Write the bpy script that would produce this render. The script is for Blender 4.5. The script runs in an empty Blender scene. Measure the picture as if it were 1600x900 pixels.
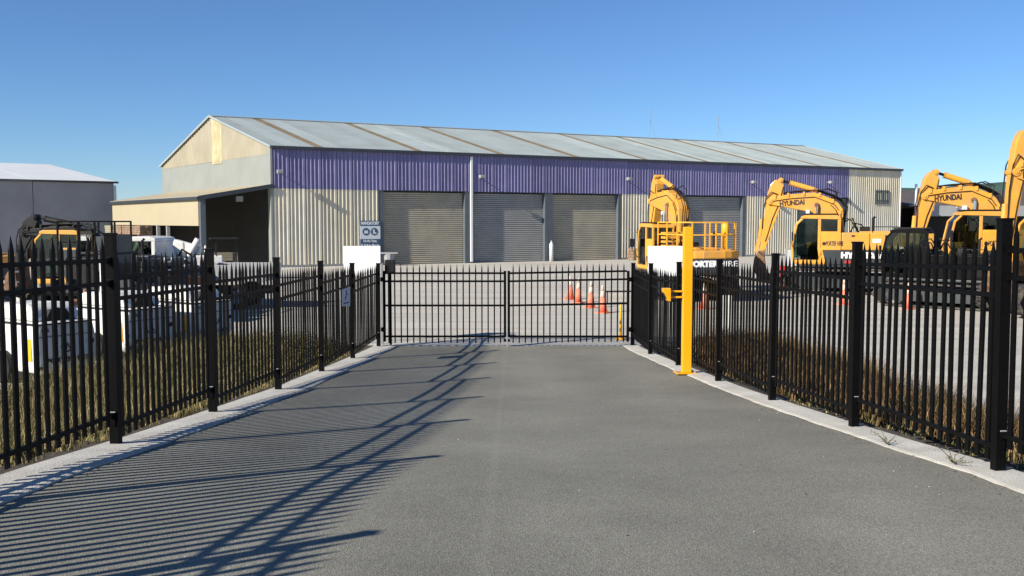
import bpy, bmesh, math, random
import numpy as np
from mathutils import Vector, Matrix
random.seed(7); rng = np.random.default_rng(7)
R = math.radians
S = bpy.context.scene
COL = S.collection

# ------------------------------------------------------------------ camera, sky, sun, exposure
cam_d = bpy.data.cameras.new('camera'); cam = bpy.data.objects.new('camera', cam_d); COL.objects.link(cam)
cam_d.sensor_width = 36; cam_d.lens = 33.75; cam_d.clip_end = 6000; cam_d.clip_start = .05
cam.location = (0, 0, 2.97); cam.rotation_euler = (R(90 - 4.004), 0, 0)
S.camera = cam
SUN_AZ, SUN_EL = 217.0, 29.5          # direction towards the sun, degrees from +X anticlockwise
W = bpy.data.worlds.new('World'); S.world = W; W.use_nodes = True
nt = W.node_tree; bg = nt.nodes['Background']
sky = nt.nodes.new('ShaderNodeTexSky'); sky.sky_type = 'NISHITA'; sky.sun_disc = False
sky.sun_elevation = R(SUN_EL); sky.sun_rotation = R((90 - SUN_AZ) % 360)
sky.air_density = .85; sky.dust_density = 0; sky.ozone_density = 8.5; sky.altitude = 0
nt.links.new(sky.outputs[0], bg.inputs[0]); bg.inputs[1].default_value = .072
sd = bpy.data.lights.new('sun', 'SUN'); sun = bpy.data.objects.new('sun', sd); COL.objects.link(sun)
sd.energy = 4.5; sd.angle = R(.53); sd.color = (1, .92, .79)
tosun = Vector((math.cos(R(SUN_AZ)) * math.cos(R(SUN_EL)), math.sin(R(SUN_AZ)) * math.cos(R(SUN_EL)), math.sin(R(SUN_EL))))
sun.rotation_euler = tosun.to_track_quat('Z', 'Y').to_euler(); sun.location = (-40, -30, 40)
S.view_settings.view_transform = 'Standard'; S.view_settings.look = 'None'
S.view_settings.exposure = .82; S.view_settings.gamma = 1

# ------------------------------------------------------------------ materials
def mat(name, col, rough=.6, var=.15, vscale=3.0, metal=0, bump=0, bscale=40, dirt=None, dscale=1.2, damt=.5, spec=.5, coat=0):
    m = bpy.data.materials.new(name); m.use_nodes = True; t = m.node_tree; N = t.nodes; L = t.links
    p = N['Principled BSDF']; p.inputs['Roughness'].default_value = rough; p.inputs['Metallic'].default_value = metal
    p.inputs['Specular IOR Level'].default_value = spec; p.inputs['Coat Weight'].default_value = coat
    tc = N.new('ShaderNodeTexCoord')
    n = N.new('ShaderNodeTexNoise'); n.inputs['Scale'].default_value = vscale; n.inputs['Detail'].default_value = 6
    L.new(tc.outputs['Object'], n.inputs['Vector'])
    r = N.new('ShaderNodeMapRange'); r.inputs['From Min'].default_value = .3; r.inputs['From Max'].default_value = .7
    r.inputs['To Min'].default_value = 1 - var; r.inputs['To Max'].default_value = 1 + var
    L.new(n.outputs['Fac'], r.inputs['Value'])
    mx = N.new('ShaderNodeMix'); mx.data_type = 'RGBA'; mx.blend_type = 'MULTIPLY'; mx.inputs['Factor'].default_value = 1
    mx.inputs['A'].default_value = (*col, 1); L.new(r.outputs[0], mx.inputs['B'])
    out = mx.outputs['Result']
    if dirt:
        n2 = N.new('ShaderNodeTexNoise'); n2.inputs['Scale'].default_value = dscale; n2.inputs['Detail'].default_value = 9; n2.inputs['Roughness'].default_value = .7
        L.new(tc.outputs['Object'], n2.inputs['Vector'])
        r2 = N.new('ShaderNodeMapRange'); r2.inputs['From Min'].default_value = .45; r2.inputs['From Max'].default_value = .75
        r2.inputs['To Min'].default_value = 0; r2.inputs['To Max'].default_value = damt
        L.new(n2.outputs['Fac'], r2.inputs['Value'])
        m2 = N.new('ShaderNodeMix'); m2.data_type = 'RGBA'; m2.inputs['B'].default_value = (*dirt, 1)
        L.new(r2.outputs[0], m2.inputs['Factor']); L.new(out, m2.inputs['A']); out = m2.outputs['Result']
    L.new(out, p.inputs['Base Color'])
    if bump:
        n3 = N.new('ShaderNodeTexNoise'); n3.inputs['Scale'].default_value = bscale; n3.inputs['Detail'].default_value = 5
        L.new(tc.outputs['Object'], n3.inputs['Vector'])
        b = N.new('ShaderNodeBump'); b.inputs['Strength'].default_value = bump; b.inputs['Distance'].default_value = .02
        L.new(n3.outputs['Fac'], b.inputs['Height']); L.new(b.outputs[0], p.inputs['Normal'])
    return m

M = {}
M['black'] = mat('black powder coat', (.0028, .0028, .003), .5, .2, 8, dirt=(.010, .009, .008), dscale=5, damt=.25, spec=.09)
M['blackmatte'] = mat('black rubber and steel', (.010, .010, .010), .6, .3, 5, dirt=(.035, .03, .025), dscale=3, damt=.5, spec=.3)
M['galv'] = mat('galvanised steel', (.42, .43, .43), .45, .12, 6, metal=.6)
M['concrete'] = mat('pale concrete edging', (.50, .485, .44), .9, .10, 2.5, bump=.5, bscale=60, dirt=(.27, .25, .21), dscale=2.2, damt=.5)
M['yellow'] = mat('yellow gloss paint', (.86, .40, .004), .35, .03, 3, coat=.2, dirt=(.5, .22, .02), dscale=3, damt=.25)
M['signwhite'] = mat('white sign panel', (.86, .86, .85), .5, .02, 2)
M['orange'] = mat('excavator orange yellow', (.70, .33, .038), .42, .10, 2, coat=.1, dirt=(.44, .27, .12), dscale=2.6, damt=.95)
M['orangelight'] = mat('handrail yellow', (.82, .38, .02), .45, .06, 4)
M['slate'] = mat('slate grey panel paint', (.030, .037, .042), .45, .15, 2, dirt=(.10, .09, .075), dscale=2.5, damt=.45)
M['rust'] = mat('worn earth stained steel', (.16, .09, .05), .8, .35, 6, bump=.4, bscale=25, dirt=(.35, .18, .06), dscale=3, damt=.7)
M['track'] = mat('dusty track steel', (.05, .045, .04), .7, .4, 6, dirt=(.16, .13, .1), dscale=3, damt=.7)
M['chrome'] = mat('cylinder rod', (.7, .7, .7), .15, .02, 2, metal=1)
M['seat'] = mat('cab interior dark', (.02, .02, .022), .8, .2, 4)
M['redmark'] = mat('red label', (.45, .03, .03), .5, .1, 3)
M['text_white'] = mat('white lettering', (.85, .85, .85), .5, .02, 3)
M['text_dark'] = mat('dark lettering', (.03, .02, .02), .5, .05, 3)
M['cone'] = mat('faded orange cone', (.74, .17, .09), .6, .12, 4, dirt=(.7, .34, .24), dscale=5, damt=.5)
M['conewhite'] = mat('pale cone collar', (.62, .47, .38), .55, .1, 4)
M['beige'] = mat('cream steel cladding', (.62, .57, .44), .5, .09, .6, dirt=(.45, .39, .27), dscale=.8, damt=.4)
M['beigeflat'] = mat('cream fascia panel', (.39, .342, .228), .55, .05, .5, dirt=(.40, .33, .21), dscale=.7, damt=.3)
M['purple'] = mat('purple steel cladding', (.165, .153, .30), .45, .10, .6, dirt=(.26, .24, .40), dscale=.9, damt=.5)
M['roofgrey'] = mat('weathered zincalume roof', (.30, .345, .345), .5, .06, .35, metal=.1, dirt=(.25, .285, .28), dscale=.5, damt=.5)
M['skylight'] = mat('brown aged skylight sheet', (.15, .115, .065), .7, .25, 1.2, dirt=(.21, .185, .13), dscale=1.5, damt=.6)
M['gable_low'] = mat('pale zincalume gable sheet', (.24, .255, .235), .5, .07, .5, dirt=(.20, .21, .185), dscale=.8, damt=.4)
M['gable_top'] = mat('aged translucent gable sheet', (.30, .27, .195), .55, .12, .7, dirt=(.30, .25, .15), dscale=1.2, damt=.45)
M['gable_new'] = mat('bright yellowed sheet', (.40, .34, .185), .5, .2, 1.5, dirt=(.52, .48, .34), dscale=1.5, damt=.6)
M['gutter'] = mat('dark slate gutter', (.035, .042, .052), .45, .1, 2)
M['jamb'] = mat('blue grey steel jamb', (.085, .10, .115), .5, .1, 2)
M['door'] = mat('dusty roller door', (.36, .335, .27), .5, .12, .8, dirt=(.48, .41, .29), dscale=.55, damt=.75)
M['door_b'] = mat('blue grey roller door', (.28, .285, .28), .5, .10, .8, dirt=(.39, .37, .31), dscale=.6, damt=.55)
M['pipe'] = mat('white downpipe', (.75, .75, .72), .5, .05, 2)
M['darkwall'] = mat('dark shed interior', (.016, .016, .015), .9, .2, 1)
M['panelgrey'] = mat('dark grey tilt panel', (.29, .29, .305), .85, .12, .35, bump=.2, bscale=8, dirt=(.35, .36, .39), dscale=.4, damt=.5)
M['lightroof'] = mat('light steel roof', (.72, .73, .71), .45, .05, .4, metal=.1)
M['tileroof'] = mat('brown grey roof', (.085, .07, .065), .8, .25, 2, dirt=(.13, .11, .1), dscale=1, damt=.5)
M['fascia'] = mat('grey fascia', (.28, .29, .30), .6, .08, 1)
M['white'] = mat('white machine paint', (.68, .68, .65), .45, .06, 2, dirt=(.42, .39, .33), dscale=2.4, damt=.6)
M['signblue'] = mat('slate blue sign print', (.035, .085, .15), .5, .05, 2)
M['signgrey'] = mat('pale sign print', (.62, .66, .68), .5, .03, 2)
M['timber'] = mat('weathered timber', (.20, .13, .08), .85, .35, 5, dirt=(.36, .28, .2), dscale=4, damt=.7)
M['red'] = mat('red paint', (.50, .03, .03), .5, .1, 3)
M['notice'] = mat('faded grey notice', (.55, .54, .58), .6, .08, 4)
M['stone'] = mat('pebble stone', (.45, .42, .38), .9, .25, 60)
M['stonedark'] = mat('dark pebble stone', (.06, .055, .05), .9, .25, 60)
M['weed'] = mat('dry weed', (.12, .11, .05), .9, .3, 20)

for base, col, d in (('beige', (.62, .57, .44), (.45, .39, .27)), ('purple', (.165, .153, .30), (.26, .24, .40)), ('roofgrey', (.30, .345, .345), (.25, .285, .28))):
    for k_, f_ in enumerate((.90, 1.06, .97)):
        M[base + '_%d' % k_] = mat(base + ' sheet', tuple(c * f_ for c in col), .48, .09, .6, metal=.1 if base == 'roofgrey' else 0, dirt=tuple(c * f_ for c in d), dscale=.8 + .2 * k_, damt=.5)

def glassmat():
    m = bpy.data.materials.new('tinted glass'); m.use_nodes = True; t = m.node_tree; N = t.nodes; L = t.links
    N.remove(N['Principled BSDF']); o = N['Material Output']
    tr = N.new('ShaderNodeBsdfTransparent'); tr.inputs[0].default_value = (.52, .60, .57, 1)
    gl = N.new('ShaderNodeBsdfGlossy'); gl.inputs['Roughness'].default_value = .03; gl.inputs[0].default_value = (.9, .95, .95, 1)
    fr = N.new('ShaderNodeFresnel'); fr.inputs[0].default_value = 1.6
    mx = N.new('ShaderNodeMixShader'); L.new(fr.outputs[0], mx.inputs[0]); L.new(tr.outputs[0], mx.inputs[1]); L.new(gl.outputs[0], mx.inputs[2])
    L.new(mx.outputs[0], o.inputs[0]); return m
M['glass'] = glassmat()

def asphalt():
    m = bpy.data.materials.new('worn asphalt'); m.use_nodes = True; t = m.node_tree; N = t.nodes; L = t.links
    p = N['Principled BSDF']; p.inputs['Roughness'].default_value = .82; p.inputs['Specular IOR Level'].default_value = .35
    tc = N.new('ShaderNodeTexCoord')
    v = N.new('ShaderNodeTexVoronoi'); v.inputs['Scale'].default_value = 100; L.new(tc.outputs['Object'], v.inputs['Vector'])
    cr = N.new('ShaderNodeValToRGB'); L.new(v.outputs['Color'], cr.inputs[0])
    e = cr.color_ramp.elements
    e[0].position = 0; e[0].color = (.12, .118, .099, 1); e[1].position = 1; e[1].color = (.38, .372, .318, 1)
    for pos, c in ((.45, (.190, .187, .157, 1)), (.8, (.232, .229, .193, 1)), (.93, (.272, .268, .227, 1))):
        x = e.new(pos); x.color = c
    n = N.new('ShaderNodeTexNoise'); n.inputs['Scale'].default_value = .55; n.inputs['Detail'].default_value = 8; n.inputs['Roughness'].default_value = .62
    L.new(tc.outputs['Object'], n.inputs['Vector'])
    r = N.new('ShaderNodeMapRange'); r.inputs[1].default_value = .3; r.inputs[2].default_value = .7; r.inputs[3].default_value = .80; r.inputs[4].default_value = 1.15
    L.new(n.outputs['Fac'], r.inputs[0])
    # long soft wheel tracks and the paving seam, running along the drive
    sx = N.new('ShaderNodeSeparateXYZ'); L.new(tc.outputs['Object'], sx.inputs[0])
    n4 = N.new('ShaderNodeTexNoise'); n4.inputs['Scale'].default_value = 6; L.new(tc.outputs['Object'], n4.inputs['Vector'])
    a = N.new('ShaderNodeMath'); a.operation = 'MULTIPLY_ADD'; a.inputs[1].default_value = .05; L.new(n4.outputs['Fac'], a.inputs[0]); L.new(sx.outputs['X'], a.inputs[2])
    b = N.new('ShaderNodeMath'); b.operation = 'ADD'; b.inputs[1].default_value = .13; L.new(a.outputs[0], b.inputs[0])
    ab = N.new('ShaderNodeMath'); ab.operation = 'ABSOLUTE'; L.new(b.outputs[0], ab.inputs[0])
    r3 = N.new('ShaderNodeMapRange'); r3.inputs[1].default_value = .012; r3.inputs[2].default_value = .05; r3.inputs[3].default_value = 1.07; r3.inputs[4].default_value = 1
    L.new(ab.outputs[0], r3.inputs[0])
    w = N.new('ShaderNodeMath'); w.operation = 'SINE'; k = N.new('ShaderNodeMath'); k.operation = 'MULTIPLY'; k.inputs[1].default_value = 3.4
    L.new(a.outputs[0], k.inputs[0]); L.new(k.outputs[0], w.inputs[0])
    r4 = N.new('ShaderNodeMapRange'); r4.inputs[1].default_value = -1; r4.inputs[2].default_value = 1; r4.inputs[3].default_value = .96; r4.inputs[4].default_value = 1.04
    L.new(w.outputs[0], r4.inputs[0])
    q = N.new('ShaderNodeMath'); q.operation = 'MULTIPLY'; L.new(r.outputs[0], q.inputs[0]); L.new(r3.outputs[0], q.inputs[1])
    q2 = N.new('ShaderNodeMath'); q2.operation = 'MULTIPLY'; L.new(q.outputs[0], q2.inputs[0]); L.new(r4.outputs[0], q2.inputs[1])
    mx = N.new('ShaderNodeMix'); mx.data_type = 'RGBA'; mx.blend_type = 'MULTIPLY'; mx.inputs['Factor'].default_value = 1
    L.new(cr.outputs[0], mx.inputs['A']); L.new(q2.outputs[0], mx.inputs['B']); L.new(mx.outputs['Result'], p.inputs['Base Color'])
    bp = N.new('ShaderNodeBump'); bp.inputs['Strength'].default_value = .55; bp.inputs['Distance'].default_value = .006
    L.new(v.outputs['Distance'], bp.inputs['Height']); L.new(bp.outputs[0], p.inputs['Normal'])
    return m
M['asphalt'] = asphalt()

def yardmat():
    m = bpy.data.materials.new('compacted gravel yard'); m.use_nodes = True; t = m.node_tree; N = t.nodes; L = t.links
    p = N['Principled BSDF']; p.inputs['Roughness'].default_value = .95; p.inputs['Specular IOR Level'].default_value = .2
    tc = N.new('ShaderNodeTexCoord')
    mp = N.new('ShaderNodeMapping'); mp.inputs['Rotation'].default_value = (0, 0, R(12)); mp.inputs['Scale'].default_value = (.12, 1.1, 1)
    L.new(tc.outputs['Object'], mp.inputs[0])
    n = N.new('ShaderNodeTexNoise'); n.inputs['Scale'].default_value = 1.0; n.inputs['Detail'].default_value = 8; n.inputs['Roughness'].default_value = .65
    L.new(mp.outputs[0], n.inputs['Vector'])
    n2 = N.new('ShaderNodeTexNoise'); n2.inputs['Scale'].default_value = 14; n2.inputs['Detail'].default_value = 8; n2.inputs['Roughness'].default_value = .8
    L.new(tc.outputs['Object'], n2.inputs['Vector'])
    cr = N.new('ShaderNodeValToRGB'); e = cr.color_ramp.elements
    e[0].position = .28; e[0].color = (.36, .34, .30, 1); e[1].position = .72; e[1].color = (.56, .535, .475, 1)
    L.new(n.outputs['Fac'], cr.inputs[0])
    r = N.new('ShaderNodeMapRange'); r.inputs[1].default_value = .3; r.inputs[2].default_value = .7; r.inputs[3].default_value = .75; r.inputs[4].default_value = 1.22
    L.new(n2.outputs['Fac'], r.inputs[0])
    mx = N.new('ShaderNodeMix'); mx.data_type = 'RGBA'; mx.blend_type = 'MULTIPLY'; mx.inputs['Factor'].default_value = 1
    L.new(cr.outputs[0], mx.inputs['A']); L.new(r.outputs[0], mx.inputs['B']); L.new(mx.outputs['Result'], p.inputs['Base Color'])
    bp = N.new('ShaderNodeBump'); bp.inputs['Strength'].default_value = .6; bp.inputs['Distance'].default_value = .03
    L.new(n2.outputs['Fac'], bp.inputs['Height']); L.new(bp.outputs[0], p.inputs['Normal'])
    return m
M['yard'] = yardmat()
M['soil'] = mat('bank soil', (.045, .036, .025), .95, .4, 3, bump=.8, bscale=14, dirt=(.11, .09, .05), dscale=2, damt=.6)
M['hill'] = mat('distant green hill', (.032, .075, .055), .95, .35, .03, dirt=(.045, .085, .05), dscale=.05, damt=.7)

def grassmat(name, stops):
    m = bpy.data.materials.new(name); m.use_nodes = True; t = m.node_tree; N = t.nodes; L = t.links
    p = N['Principled BSDF']; p.inputs['Roughness'].default_value = .8; p.inputs['Specular IOR Level'].default_value = .2
    g = N.new('ShaderNodeNewGeometry'); cr = N.new('ShaderNodeValToRGB'); L.new(g.outputs['Random Per Island'], cr.inputs[0])
    e = cr.color_ramp.elements; e[0].position = stops[0][0]; e[0].color = (*stops[0][1], 1); e[1].position = stops[-1][0]; e[1].color = (*stops[-1][1], 1)
    for a, c in stops[1:-1]:
        x = e.new(a); x.color = (*c, 1)
    L.new(cr.outputs[0], p.inputs['Base Color']); return m
M['grass_straw'] = grassmat('dry straw grass', [(0, (.05, .06, .018)), (.35, (.11, .105, .035)), (.6, (.22, .175, .075)), (1, (.46, .37, .20))])
M['grass_rust'] = grassmat('rusty tussock grass', [(0, (.05, .055, .02)), (.35, (.12, .085, .035)), (.65, (.20, .105, .05)), (1, (.36, .25, .12))])

# ------------------------------------------------------------------ mesh helpers
class MB:
    def __init__(s): s.v = []; s.f = []; s.mi = []
    def add(s, vs, fs, mi=0):
        o = len(s.v); s.v += [tuple(v) for v in vs]; s.f += [tuple(i + o for i in f) for f in fs]; s.mi += [mi] * len(fs); return s
    def box(s, x0, x1, y0, y1, z0, z1, mi=0):
        return s.add([(x0, y0, z0), (x1, y0, z0), (x1, y1, z0), (x0, y1, z0), (x0, y0, z1), (x1, y0, z1), (x1, y1, z1), (x0, y1, z1)],
                     [(3, 2, 1, 0), (4, 5, 6, 7), (0, 1, 5, 4), (1, 2, 6, 5), (2, 3, 7, 6), (3, 0, 4, 7)], mi)
    def prism(s, poly, a, b, axis='y', mi=0):
        n = len(poly)
        f = {'y': lambda p, t: (p[0], t, p[1]), 'z': lambda p, t: (p[0], p[1], t), 'x': lambda p, t: (t, p[0], p[1])}[axis]
        vs = [f(p, a) for p in poly] + [f(p, b) for p in poly]
        fs = [tuple(range(n)), tuple(range(2 * n - 1, n - 1, -1))] + [(i + n, (i + 1) % n + n, (i + 1) % n, i) for i in range(n)]
        return s.add(vs, fs, mi)
    def bar(s, p, q, w, h=None, up=(0, 0, 1), mi=0):
        h = h or w; p = Vector(p); q = Vector(q); d = (q - p).normalized(); u = Vector(up)
        if abs(d.dot(u)) > .98: u = Vector((0, 1, 0))
        r = d.cross(u).normalized(); u = r.cross(d)
        vs = [c + r * (sx * w / 2) + u * (sz * h / 2) for c in (p, q) for sx, sz in ((-1, -1), (1, -1), (1, 1), (-1, 1))]
        return s.add(vs, [(0, 1, 2, 3), (7, 6, 5, 4), (0, 4, 5, 1), (1, 5, 6, 2), (2, 6, 7, 3), (3, 7, 4, 0)], mi)
    def tube(s, pts, r, n=8, mi=0):
        pts = [Vector(p) for p in pts]; rs = r if isinstance(r, (list, tuple)) else [r] * len(pts); vs = []; fs = []
        for i, p in enumerate(pts):
            d = (pts[min(i + 1, len(pts) - 1)] - pts[max(i - 1, 0)]).normalized(); u = Vector((0, 0, 1)) if abs(d.z) < .95 else Vector((0, 1, 0))
            a = d.cross(u).normalized(); b = a.cross(d)
            vs += [p + (a * math.cos(2 * math.pi * k / n) + b * math.sin(2 * math.pi * k / n)) * rs[i] for k in range(n)]
        for i in range(len(pts) - 1):
            fs += [(i * n + k, i * n + (k + 1) % n, (i + 1) * n + (k + 1) % n, (i + 1) * n + k) for k in range(n)]
        fs += [tuple(range(n - 1, -1, -1)), tuple(range((len(pts) - 1) * n, len(pts) * n))]
        return s.add(vs, fs, mi)
    def disc(s, c, r, w, n=20, axis='y', mi=0):
        d = {'x': (w / 2, 0, 0), 'y': (0, w / 2, 0), 'z': (0, 0, w / 2)}[axis]; c = Vector(c); d = Vector(d)
        return s.tube([c - d, c + d], r, n, mi)
    def mesh(s, name):
        me = bpy.data.meshes.new(name); me.from_pydata(s.v, [], s.f)
        if any(s.mi): me.polygons.foreach_set('material_index', s.mi)
        bm = bmesh.new(); bm.from_mesh(me); bmesh.ops.recalc_face_normals(bm, faces=bm.faces); bm.to_mesh(me); bm.free()
        return me
def link(o, parent=None):
    COL.objects.link(o)
    if parent is not None: o.parent = parent
    return o
def obj(name, mb, m, parent=None, bevel=0, smooth=False, loc=None):
    me = mb.mesh(name) if isinstance(mb, MB) else mb
    if not me.materials:
        for x in (m if isinstance(m, (list, tuple)) else [m]): me.materials.append(M[x])
    o = link(bpy.data.objects.new(name, me), parent)
    if loc is not None: o.location = loc
    if bevel:
        b = o.modifiers.new('bevel', 'BEVEL'); b.width = bevel; b.segments = 2; b.limit_method = 'ANGLE'; b.angle_limit = R(35)
    if smooth: me.polygons.foreach_set('use_smooth', [True] * len(me.polygons))
    return o
def tag(o, label=None, cat=None, group=None, kind=None):
    for k, v in (('label', label), ('category', cat), ('group', group), ('kind', kind)):
        if v: o[k] = v
    return o
def thing(name, label, cat, loc=(0, 0, 0), rz=0, group=None, scale=1):
    o = link(bpy.data.objects.new(name, None)); o.location = loc; o.rotation_euler = (0, 0, rz); o.scale = (scale,) * 3; o.empty_display_size = .2
    return tag(o, label, cat, group)
def text(name, body, size, origin, X, Y, m, parent, width=None, bold=.0, depth=.004, align='CENTER'):
    """flat lettering; X is the reading direction, Y is up; width squeezes the line to that length"""
    cu = bpy.data.curves.new(name, 'FONT'); cu.body = body; cu.size = size; cu.align_x = align; cu.align_y = 'CENTER'; cu.offset = bold; cu.extrude = depth; cu.resolution_u = 3
    tmp = bpy.data.objects.new(name, cu); COL.objects.link(tmp); dg = bpy.context.evaluated_depsgraph_get()
    me = bpy.data.meshes.new_from_object(tmp.evaluated_get(dg)); bpy.data.objects.remove(tmp); bpy.data.curves.remove(cu)
    X = Vector(X).normalized(); Y = Vector(Y).normalized(); Z = X.cross(Y)
    xs = [v.co.x for v in me.vertices]; k = width / (max(xs) - min(xs)) if width and xs else 1
    o = Vector(origin)
    for v in me.vertices:
        c = v.co.copy(); v.co = o + X * (c.x * k) + Y * c.y + Z * c.z
    me.materials.clear(); me.materials.append(M[m])
    return link(bpy.data.objects.new(name, me), parent)
def npmesh(name, V, F):
    me = bpy.data.meshes.new(name); me.vertices.add(len(V)); me.vertices.foreach_set('co', np.asarray(V, np.float32).ravel())
    k = F.shape[1]; me.loops.add(F.size); me.loops.foreach_set('vertex_index', F.astype(np.int32).ravel())
    me.polygons.add(len(F)); me.polygons.foreach_set('loop_start', np.arange(0, F.size, k, dtype=np.int32)); me.polygons.foreach_set('loop_total', np.full(len(F), k, np.int32))
    me.update(calc_edges=True); me.validate(); return me

# ------------------------------------------------------------------ terrain
PY = [-9, 0, 7.27, 8.8, 11.2, 14.1, 17, 19.5, 22.4, 30, 80]; PZ = [1.85, 1.45, 1.03, .88, .68, .455, .285, .14, .0, 0, 0]
_yy = np.linspace(-9, 30, 800); _zz = np.interp(_yy, PY, PZ)
_k = np.hanning(61); _k /= _k.sum(); _zs = np.convolve(np.pad(_zz, 30, mode='edge'), _k, 'valid'); _zs = np.maximum(_zs, 0)
def rz(y): return float(np.interp(y, _yy, _zs))
def xl(y): return -3.66 + (y - 8.81) * .0388       # left fence line
def xr(y): return 3.77 - (y - 7.33) * .0605 if y > 7.33 else 3.77 - (y - 7.33) * .05    # right fence line
def roadz(x, y):
    c = (xl(y) + xr(y)) / 2; h = (xr(y) - xl(y)) / 2
    return rz(y) + .006 - .05 * max(0, 1 - ((x - c) / h) ** 2) * min(1, max(0, (22 - y) / 5))

mb = MB(); nx, ny = 30, 120; ys = np.linspace(-8.5, 22.62, ny)
vs = []; fs = []
for j, y in enumerate(ys):
    for i in range(nx):
        t = i / (nx - 1); x = xl(y) + .05 + t * (xr(y) - xl(y) - .1); vs.append((x, y, roadz(x, y)))
for j in range(ny - 1):
    for i in range(nx - 1):
        a = j * nx + i; fs.append((a, a + 1, a + nx + 1, a + nx))
mb.add(vs, fs); tag(obj('driveway', mb, 'asphalt', smooth=True), kind='structure')

def strip(name, line, inn, out, sgn):
    mb = MB(); n = 260; prof = []; w = 0; w2 = 0
    for j in range(n):
        y = -8.5 + j * (22.75 + 8.5) / (n - 1); x = line(y); z = rz(y) + .006
        w = .75 * w + random.uniform(-.012, .012); w2 = .9 * w2 + random.uniform(-.0016, .0016)
        xi = x - sgn * (inn + w); xo = x + sgn * (out + w2 * 2)
        prof.append([(xi, y, z - .06), (xi, y, z + .004 + w2), (xi + sgn * .03, y, z + .012 + w2), (x, y, z + .022 + w2), (xo - sgn * .03, y, z + .022), (xo, y, z - .12)])
    k = 6; vs = [p for r_ in prof for p in r_]
    fs = [(j * k + i, j * k + i + 1, (j + 1) * k + i + 1, (j + 1) * k + i) for j in range(n - 1) for i in range(k - 1)]
    mb.add(vs, fs); return tag(obj(name, mb, 'concrete'), kind='structure')
strip('concrete_edging', xl, .37, .16, -1)
strip('concrete_edging', xr, .23, .16, 1)

mb = MB(); mb.add([(-3000, -3000, 0), (3000, -3000, 0), (3000, 4000, 0), (-3000, 4000, 0)], [(0, 1, 2, 3)])
tag(obj('yard_ground', mb, 'yard'), kind='structure')
mb = MB(); mb.box(-3.3, 3.0, 22.64, 23.5, -.1, .012); tag(obj('concrete_threshold', mb, 'concrete', bevel=.01), kind='structure')

def bankz(d, y):                                     # height of the grassed bank d metres outside the fence line
    h = max(rz(y), .0); w = .5 + 1.9 * h + .6
    t = min(1, max(0, (d - .15) / w)); return h * (1 - t * t * (3 - 2 * t)) + .015
def bank(name, line, sgn, dmax):
    mb = MB(); nd, n = 16, 90; vs = []
    for j in range(n):
        y = -8.5 + j * (22.6 + 8.5) / (n - 1)
        for i in range(nd):
            d = .1 + i / (nd - 1) * dmax; vs.append((line(y) + sgn * d, y, bankz(d, y) + random.uniform(-.02, .02) * (0 < i < nd - 1) - (.04 if i == nd - 1 else 0)))
    fs = [(j * nd + i, j * nd + i + 1, (j + 1) * nd + i + 1, (j + 1) * nd + i) for j in range(n - 1) for i in range(nd - 1)]
    mb.add(vs, fs); return tag(obj(name, mb, 'soil', smooth=True), kind='structure')
bank('grass_bank', xl, -1, 4.2); bank('grass_bank', xr, 1, 3.2)

def grass(name, m, pd, hmin, hmax, lean, wid=.006):
    """pts: (n,3) roots; three-point bent blades"""
    pts, dd = pd; n = len(pts); h = rng.uniform(hmin, hmax, n) * np.clip(.15 + (dd - .3) * .75, .15, 1); az = rng.uniform(0, 2 * np.pi, n); l = h * rng.uniform(.1, lean, n)
    d = np.stack([np.cos(az), np.sin(az), np.zeros(n)], 1); s = np.stack([-np.sin(az), np.cos(az), np.zeros(n)], 1)
    fa = rng.uniform(0, np.pi, n); s = np.stack([np.cos(fa), np.sin(fa), np.zeros(n)], 1) * wid * rng.uniform(.6, 1.3, n)[:, None]
    up = np.array([0, 0, 1.])
    b0 = pts - s; b1 = pts + s; mid = pts + d * (l * .35)[:, None] + up * (h * .6)[:, None]; tip = pts + d * l[:, None] + up * h[:, None]
    V = np.stack([b0, b1, mid + s * .8, mid - s * .8, tip], 1).reshape(-1, 3); o = np.arange(n)[:, None] * 5
    F = np.concatenate([np.concatenate([o + [[0, 1, 2]], o + [[0, 2, 3]]]), o + [[3, 2, 4]]])
    me = npmesh(name, V, F); me.materials.append(M[m]); return link(bpy.data.objects.new(name, me))
def roots(n, line, sgn, y0, y1, d0, d1, clump=.12, per=24):
    k = n // per; cy = rng.uniform(y0, y1, k); cd = rng.uniform(d0, d1, k) ; out = np.zeros((k * per, 3)); od = np.zeros(k * per); i = 0
    for a, b in zip(cy, cd):
        for _ in range(per):
            y = a + rng.normal(0, clump); d = max(d0 * .9, b + rng.normal(0, clump)); out[i] = (line(y) + sgn * d, y, bankz(d, y) - .02); od[i] = d; i += 1
    return out, od
g = grass('dry_grass', 'grass_straw', roots(90000, xl, -1, 2.5, 22, .3, 4.6), .2, .62, .5, .0048)
tag(g, 'dry straw coloured grass on the bank behind the left fence', 'grass', kind='stuff')
g = grass('tussock_grass', 'grass_rust', roots(70000, xr, 1, 2.5, 21, .5, 2.9, .10, 60), .3, .78, .5, .005)
tag(g, 'rusty brown tussock grass on the bank behind the right fence', 'grass', kind='stuff')
g = grass('edge_grass', 'grass_straw', roots(4000, xr, 1, 2.5, 13, .3, 1.2, .07, 30), .2, .4, .9)
tag(g, 'low green weeds along the foot of the right fence', 'grass', kind='stuff')

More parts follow.
